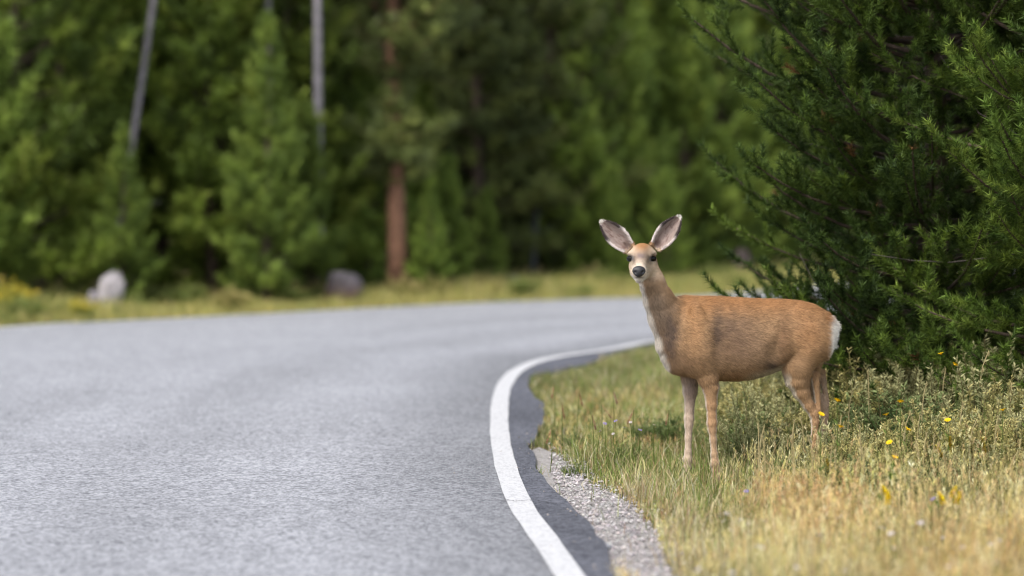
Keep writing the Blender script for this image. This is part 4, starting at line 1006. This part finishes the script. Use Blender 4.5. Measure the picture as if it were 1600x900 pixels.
    # throat: pale front edge
    mix(lin(232, 222, 208) * K, (X < 1060) * sstep(-Nn[:, 0], 0.5, 0.8) * (Yp > 440) * (Yp < 575))
    # rump, tail
    mix(lin(240, 234, 224) * 0.85, sstep(X, 1291, 1297) * (Yp > 494) * (Yp < 566))
    mix(lin(170, 118, 72) * K, g(1294, 496, 7, 6) * 0.7)
    # head
    head = (Yp < 446) & (X > 930) & (X < 1066) & (C_ > -14)
    face = head & (X > 974) & (X < 1040) & (C_ > 6)
    fm = lambda m: np.where(face, m, 0)
    mix(lin(194, 170, 144) * K, fm(sstep(C_, 4, 30) * sstep(Yp, 446, 430 ) ** (C_ < 40)))
    mix(lin(174, 128, 84) * K, fm(g(1003, 383, 17, 11) * 1.1))
    mix(lin(224, 206, 182) * K, fm(g(986, 392, 7, 6) * 0.8 + g(1024, 392, 8, 6) * 0.8))
    mix(lin(126, 110, 108) * K, fm(g(1001, 401, 9, 6) * 0.95 * (C_ > 22)))
    mix(lin(214, 196, 178) * K, fm(g(999, 412, 9, 6) * 0.8))
    mix(lin(232, 222, 206) * K, fm(sstep(Yp, 424, 432) * 0.75 * sstep(C_, 30, 55))); mix(lin(236, 228, 214) * K, fm(g(998, 436, 10, 5) * sstep(C_, 40, 60)))
    mix(lin(236, 226, 212) * K, fm(g(998.5, 427, 14, 11) * 0.75 * sstep(C_, 40, 62)))
    mix(lin(226, 206, 178) * K, fm(g(1017, 425, 8, 8) * 0.7 + g(988, 424, 4, 8) * 0.6))
    mix(lin(58, 46, 40) * K, fm(g(985, 403.8, 6.6, 5.6) * 1.6 + g(1020, 404, 7.2, 5.4) * 1.6)); mix(lin(96, 78, 66) * K, fm(g(991, 409, 3, 4) * 0.8 + g(1013, 409, 3, 4) * 0.8))
    mix(lin(60, 50, 46) * K, fm(g(998.5, 433.5, 8, 1.3) * 0.9 * (C_ > 60))); mix(lin(120, 104, 96) * K, fm(g(999, 441, 5, 2.5) * 0.5))
    mix(lin(190, 176, 150) * K, fm(g(1019, 411, 5, 2.5) * 0.7 + g(986, 410.5, 4, 2.5) * 0.7))
    mix(lin(196, 174, 150) * K, np.where(head, g(982, 389, 8, 7) + g(1026, 388, 8, 7), 0) * 0.9)
    # ears
    for B_, T_ in EAR:
        axv = T_ - B_; L2 = axv @ axv; wv = unit(np.cross(axv, [0, -1.0, 0]))
        t = (P - B_) @ axv / L2; s = ((P - B_) @ wv) * DS
        isear = head & (t > 0.02) & (t < 1.15) & (np.abs(s) < 19) & (~face | (t > 0.05)) & (Yp < 394)
        wt = np.interp(t, [0, 0.12, 0.3, 0.5, 0.7, 0.86, 0.95, 1], [8, 11, 14.3, 15, 12.6, 8, 4.4, 2])
        fmk = lambda m: np.where(isear, m, 0)
        mix(lin(168, 146, 122) * K, fmk(np.ones(len(P))))
        frn = sstep(-Nn[:, 1], 0.05, 0.3)
        streak = vnoise(s * 1.0 + t * 7, t * 9, 1.0, 61)
        inn = np.outer(0.72 + 0.5 * streak, lin(162, 145, 137) * K)
        m = fmk(frn)[:, None]; c = c * (1 - m) + inn * m
        edge = np.abs(s) / np.maximum(wt, 1)
        mix(lin(112, 88, 82) * K, fmk(frn * sstep(streak, 0.45, 0.85) * 0.85 * sstep(edge, 0.8, 0.5)))
        mix(lin(226, 214, 208) * K, fmk(sstep(edge, 0.78, 0.95) * sstep(t, 0.95, 0.5)))
        mix(lin(52, 44, 42), fmk(sstep(edge, 0.66, 0.86) * sstep(t, 0.42, 0.6) * sstep(t, 0.99, 0.93) * frn))
        mix(lin(226, 220, 210) * K, fmk(sstep(t, 0.93, 0.98)))
        mix(lin(110, 86, 76) * K, fmk(np.exp(-((t - 0.12) / 0.09) ** 2) * frn * 0.7 * (np.abs(s) < 6)))
    mix(lin(48, 42, 40), (P[:, 2] < 0.048))                     # hooves
    return c * np.where(Yp < 600, 0.93 + 0.14 * n2, 1.0)[:, None] * np.where((Yp > 440) & (Yp < 605), 0.80 + 0.26 * n3 + 0.14 * n4, 1.0)[:, None]
DC = coat(DV, DN)
deer = empty('deer', (WX0, DD, DZ))
tag(deer, 'tan mule deer doe standing on the verge looking at the camera', 'deer')
body = mesh_np('body', DV, None, DQ, M_FUR, deer, DC, True)
# surface depth under a photo position, for eyes and nose
DXp, DYp, DCp = cols_rows(DV); HEAD = (DCp > 0) & (DXp < 1045) & (DYp < 446)
HX, HYp, HV = DXp[HEAD], DYp[HEAD], DV[HEAD][:, 1]
def surf(px, py):
    m = (np.abs(HX - px) < 1.9) & (np.abs(HYp - py) < 1.9)
    return HV[m].min()
def ellipsoid(name, c, rad, mat, parent, tilt=0.0, n=20):
    u, v = np.meshgrid(np.arange(n) / n * 6.283, np.linspace(-math.pi / 2, math.pi / 2, n // 2 + 1), indexing='ij')
    V = np.stack([np.cos(u) * np.cos(v), np.sin(u) * np.cos(v), np.sin(v)], -1) * rad
    I = np.arange(V.shape[0] * V.shape[1]).reshape(V.shape[:2]); J = np.roll(I, -1, 0)
    Q = np.stack([I[:, :-1], J[:, :-1], J[:, 1:], I[:, 1:]], -1).reshape(-1, 4)
    o = mesh_np(name, V.reshape(-1, 3), None, Q, mat, parent, None, True); o.location = c; o.rotation_euler = (0, 0, tilt); return o
m_eye, t_, p_ = new_mat('eye'); p_.inputs['Base Color'].default_value = (0.006, 0.005, 0.004, 1); p_.inputs['Roughness'].default_value = 0.16; p_.inputs['Specular IOR Level'].default_value = 0.25
m_nose, t_, p_ = new_mat('nose_skin'); p_.inputs['Base Color'].default_value = (0.016, 0.016, 0.019, 1); p_.inputs['Roughness'].default_value = 0.42
nzn = N(t_, 'ShaderNodeTexNoise'); nzn.inputs['Scale'].default_value = 400; bmp = N(t_, 'ShaderNodeBump'); bmp.inputs['Strength'].default_value = 0.3; bmp.inputs['Distance'].default_value = 0.002
t_.links.new(nzn.outputs[0], bmp.inputs['Height']); t_.links.new(bmp.outputs[0], p_.inputs['Normal'])
for ex, ey, tl in ((985.0, 403.8, -0.6), (1020.0, 404.2, 0.6)):
    s_ = surf(ex, ey); ellipsoid('eye', qc(ex, ey, (HY - s_) * DS - 1.6), (0.0205, 0.0125, 0.0158), m_eye, deer, tl)
# nose pad: wide at the top, narrow at the lip, with two nostrils
s_ = surf(998.5, 424); nc = qc(998.5, 424.3, (HY - s_) * DS)
u, v = np.meshgrid(np.arange(24) / 24 * 6.283, np.linspace(0, 1, 8), indexing='ij')
wx = np.cos(u) * v; wz = np.sin(u) * v
wid = 10.2 * (1 + 0.10 * wz) - 2.2 * np.clip(-wz, 0, 1)
Xn = wx * wid / DS; Zn = wz * 8.6 / DS; bul = 0.010 * np.sqrt(np.clip(1 - v ** 2, 0, 1))
nos = np.exp(-(((np.abs(wx) - 0.58) / 0.17) ** 2 + ((wz + 0.12) / 0.26) ** 2))
PV = np.stack([nc[0] + Xn, np.zeros_like(Xn), nc[2] + Zn], -1)
sy_ = np.array([[surf(998.5 + wx[i, j] * wid[i, j], 424.3 - wz[i, j] * 8.6) for j in range(8)] for i in range(24)])
PV[..., 1] = np.minimum(sy_, s_ + 0.012) - 0.0025 - bul * 0.6 + 0.009 * nos
I = np.arange(24 * 8).reshape(24, 8); J = np.roll(I, -1, 0)
mesh_np('nose', PV.reshape(-1, 3), None, np.stack([I[:, :-1], I[:, 1:], J[:, 1:], J[:, :-1]], -1).reshape(-1, 4), m_nose, deer, None, True)
# short hair laid along the coat
def fur(n, seed):
    rr = np.random.default_rng(seed)
    ar = np.linalg.norm(np.cross(DV[DQ[:, 2]] - DV[DQ[:, 0]], DV[DQ[:, 3]] - DV[DQ[:, 1]]), axis=1)
    f = rr.choice(len(DQ), n, p=ar / ar.sum()); a, b = rr.random((n, 1)), rr.random((n, 1))
    qv = DQ[f]; P = (DV[qv[:, 0]] * (1 - a) + DV[qv[:, 1]] * a) * (1 - b) + (DV[qv[:, 3]] * (1 - a) + DV[qv[:, 2]] * a) * b
    Nn = DN[qv[:, 0]]; C = DC[qv[rr.integers(0, 1) if False else slice(None), 0]]
    X, Yp, C_ = cols_rows(P)
    tail = np.array([CY, SY, 0.0]); dn = np.array([0, 0, -1.0])
    D = tail + dn * 0.45 + np.zeros((n, 3))
    lg = sstep(Yp, 560, 600)[:, None]; D = D * (1 - lg) + (dn + tail * 0.15) * lg
    nk = (sstep(X, 1070, 1045) * sstep(Yp, 430, 450))[:, None]; D = D * (1 - nk) + (dn * 0.9 + tail * 0.45) * nk
    hd = (Yp < 446) & (X < 1066) & (C_ > -14)
    ctr = qc(999, 426, 80); D[hd] = unit(P[hd] - ctr) + np.array([0, 0.6, 0])
    L = 0.014 + 0.014 * rr.random(n)
    tl = (X > 1290) & (Yp > 494) & (Yp < 570); L[tl] = 0.02 + 0.022 * rr.random(tl.sum()); D[tl] = tail * 0.9 + dn * 0.7 + 0.25 * rr.normal(size=(tl.sum(), 3))
    L[hd] *= 0.5; L[Yp > 600] *= 0.55
    ear = hd & ((X < 974) | (X > 1034) | (Yp < 378))
    for B_, T_ in EAR:
        t = (P - B_) @ (T_ - B_) / ((T_ - B_) @ (T_ - B_)); m = ear & (np.linalg.norm(P - B_ - np.clip(t, 0, 1)[:, None] * (T_ - B_), axis=1) < 0.06)
        D[m] = (T_ - B_) / np.linalg.norm(T_ - B_) + 0.5 * rr.normal(size=(m.sum(), 3)) * 0.6
    D = D + rr.normal(size=(n, 3)) * 0.16
    D = unit(D - Nn * (D * Nn).sum(1)[:, None])
    lift = 0.14 + 0.26 * rr.random((n, 1)) ** 1.5; lift[tl] += 0.25; lift[ear] = 0.05 + 0.1 * rr.random((ear.sum(), 1))
    D = unit(D + Nn * lift)
    W = unit(np.cross(D, Nn)) * (0.0010 + 0.0010 * rr.random((n, 1)))
    P = P - Nn * 0.001
    keep = np.ones(n, bool)
    for ex, ey in ((985, 403.6), (1020, 404)): keep &= ~(hd & (np.abs(X - ex) < 6.2) & (np.abs(Yp - ey) < 5.2))
    keep &= ~(hd & (np.abs(X - 998.5) < 11) & (np.abs(Yp - 424.3) < 10) & (C_ > 60)) & (P[:, 2] > 0.05)
    V = np.stack([P - W, P + W, P + D * L[:, None]], 1)[keep].reshape(-1, 3)
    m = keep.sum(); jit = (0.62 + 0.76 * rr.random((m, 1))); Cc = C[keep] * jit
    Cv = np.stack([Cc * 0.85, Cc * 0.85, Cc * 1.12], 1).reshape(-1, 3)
    return V, np.arange(3 * m).reshape(-1, 3), Cv
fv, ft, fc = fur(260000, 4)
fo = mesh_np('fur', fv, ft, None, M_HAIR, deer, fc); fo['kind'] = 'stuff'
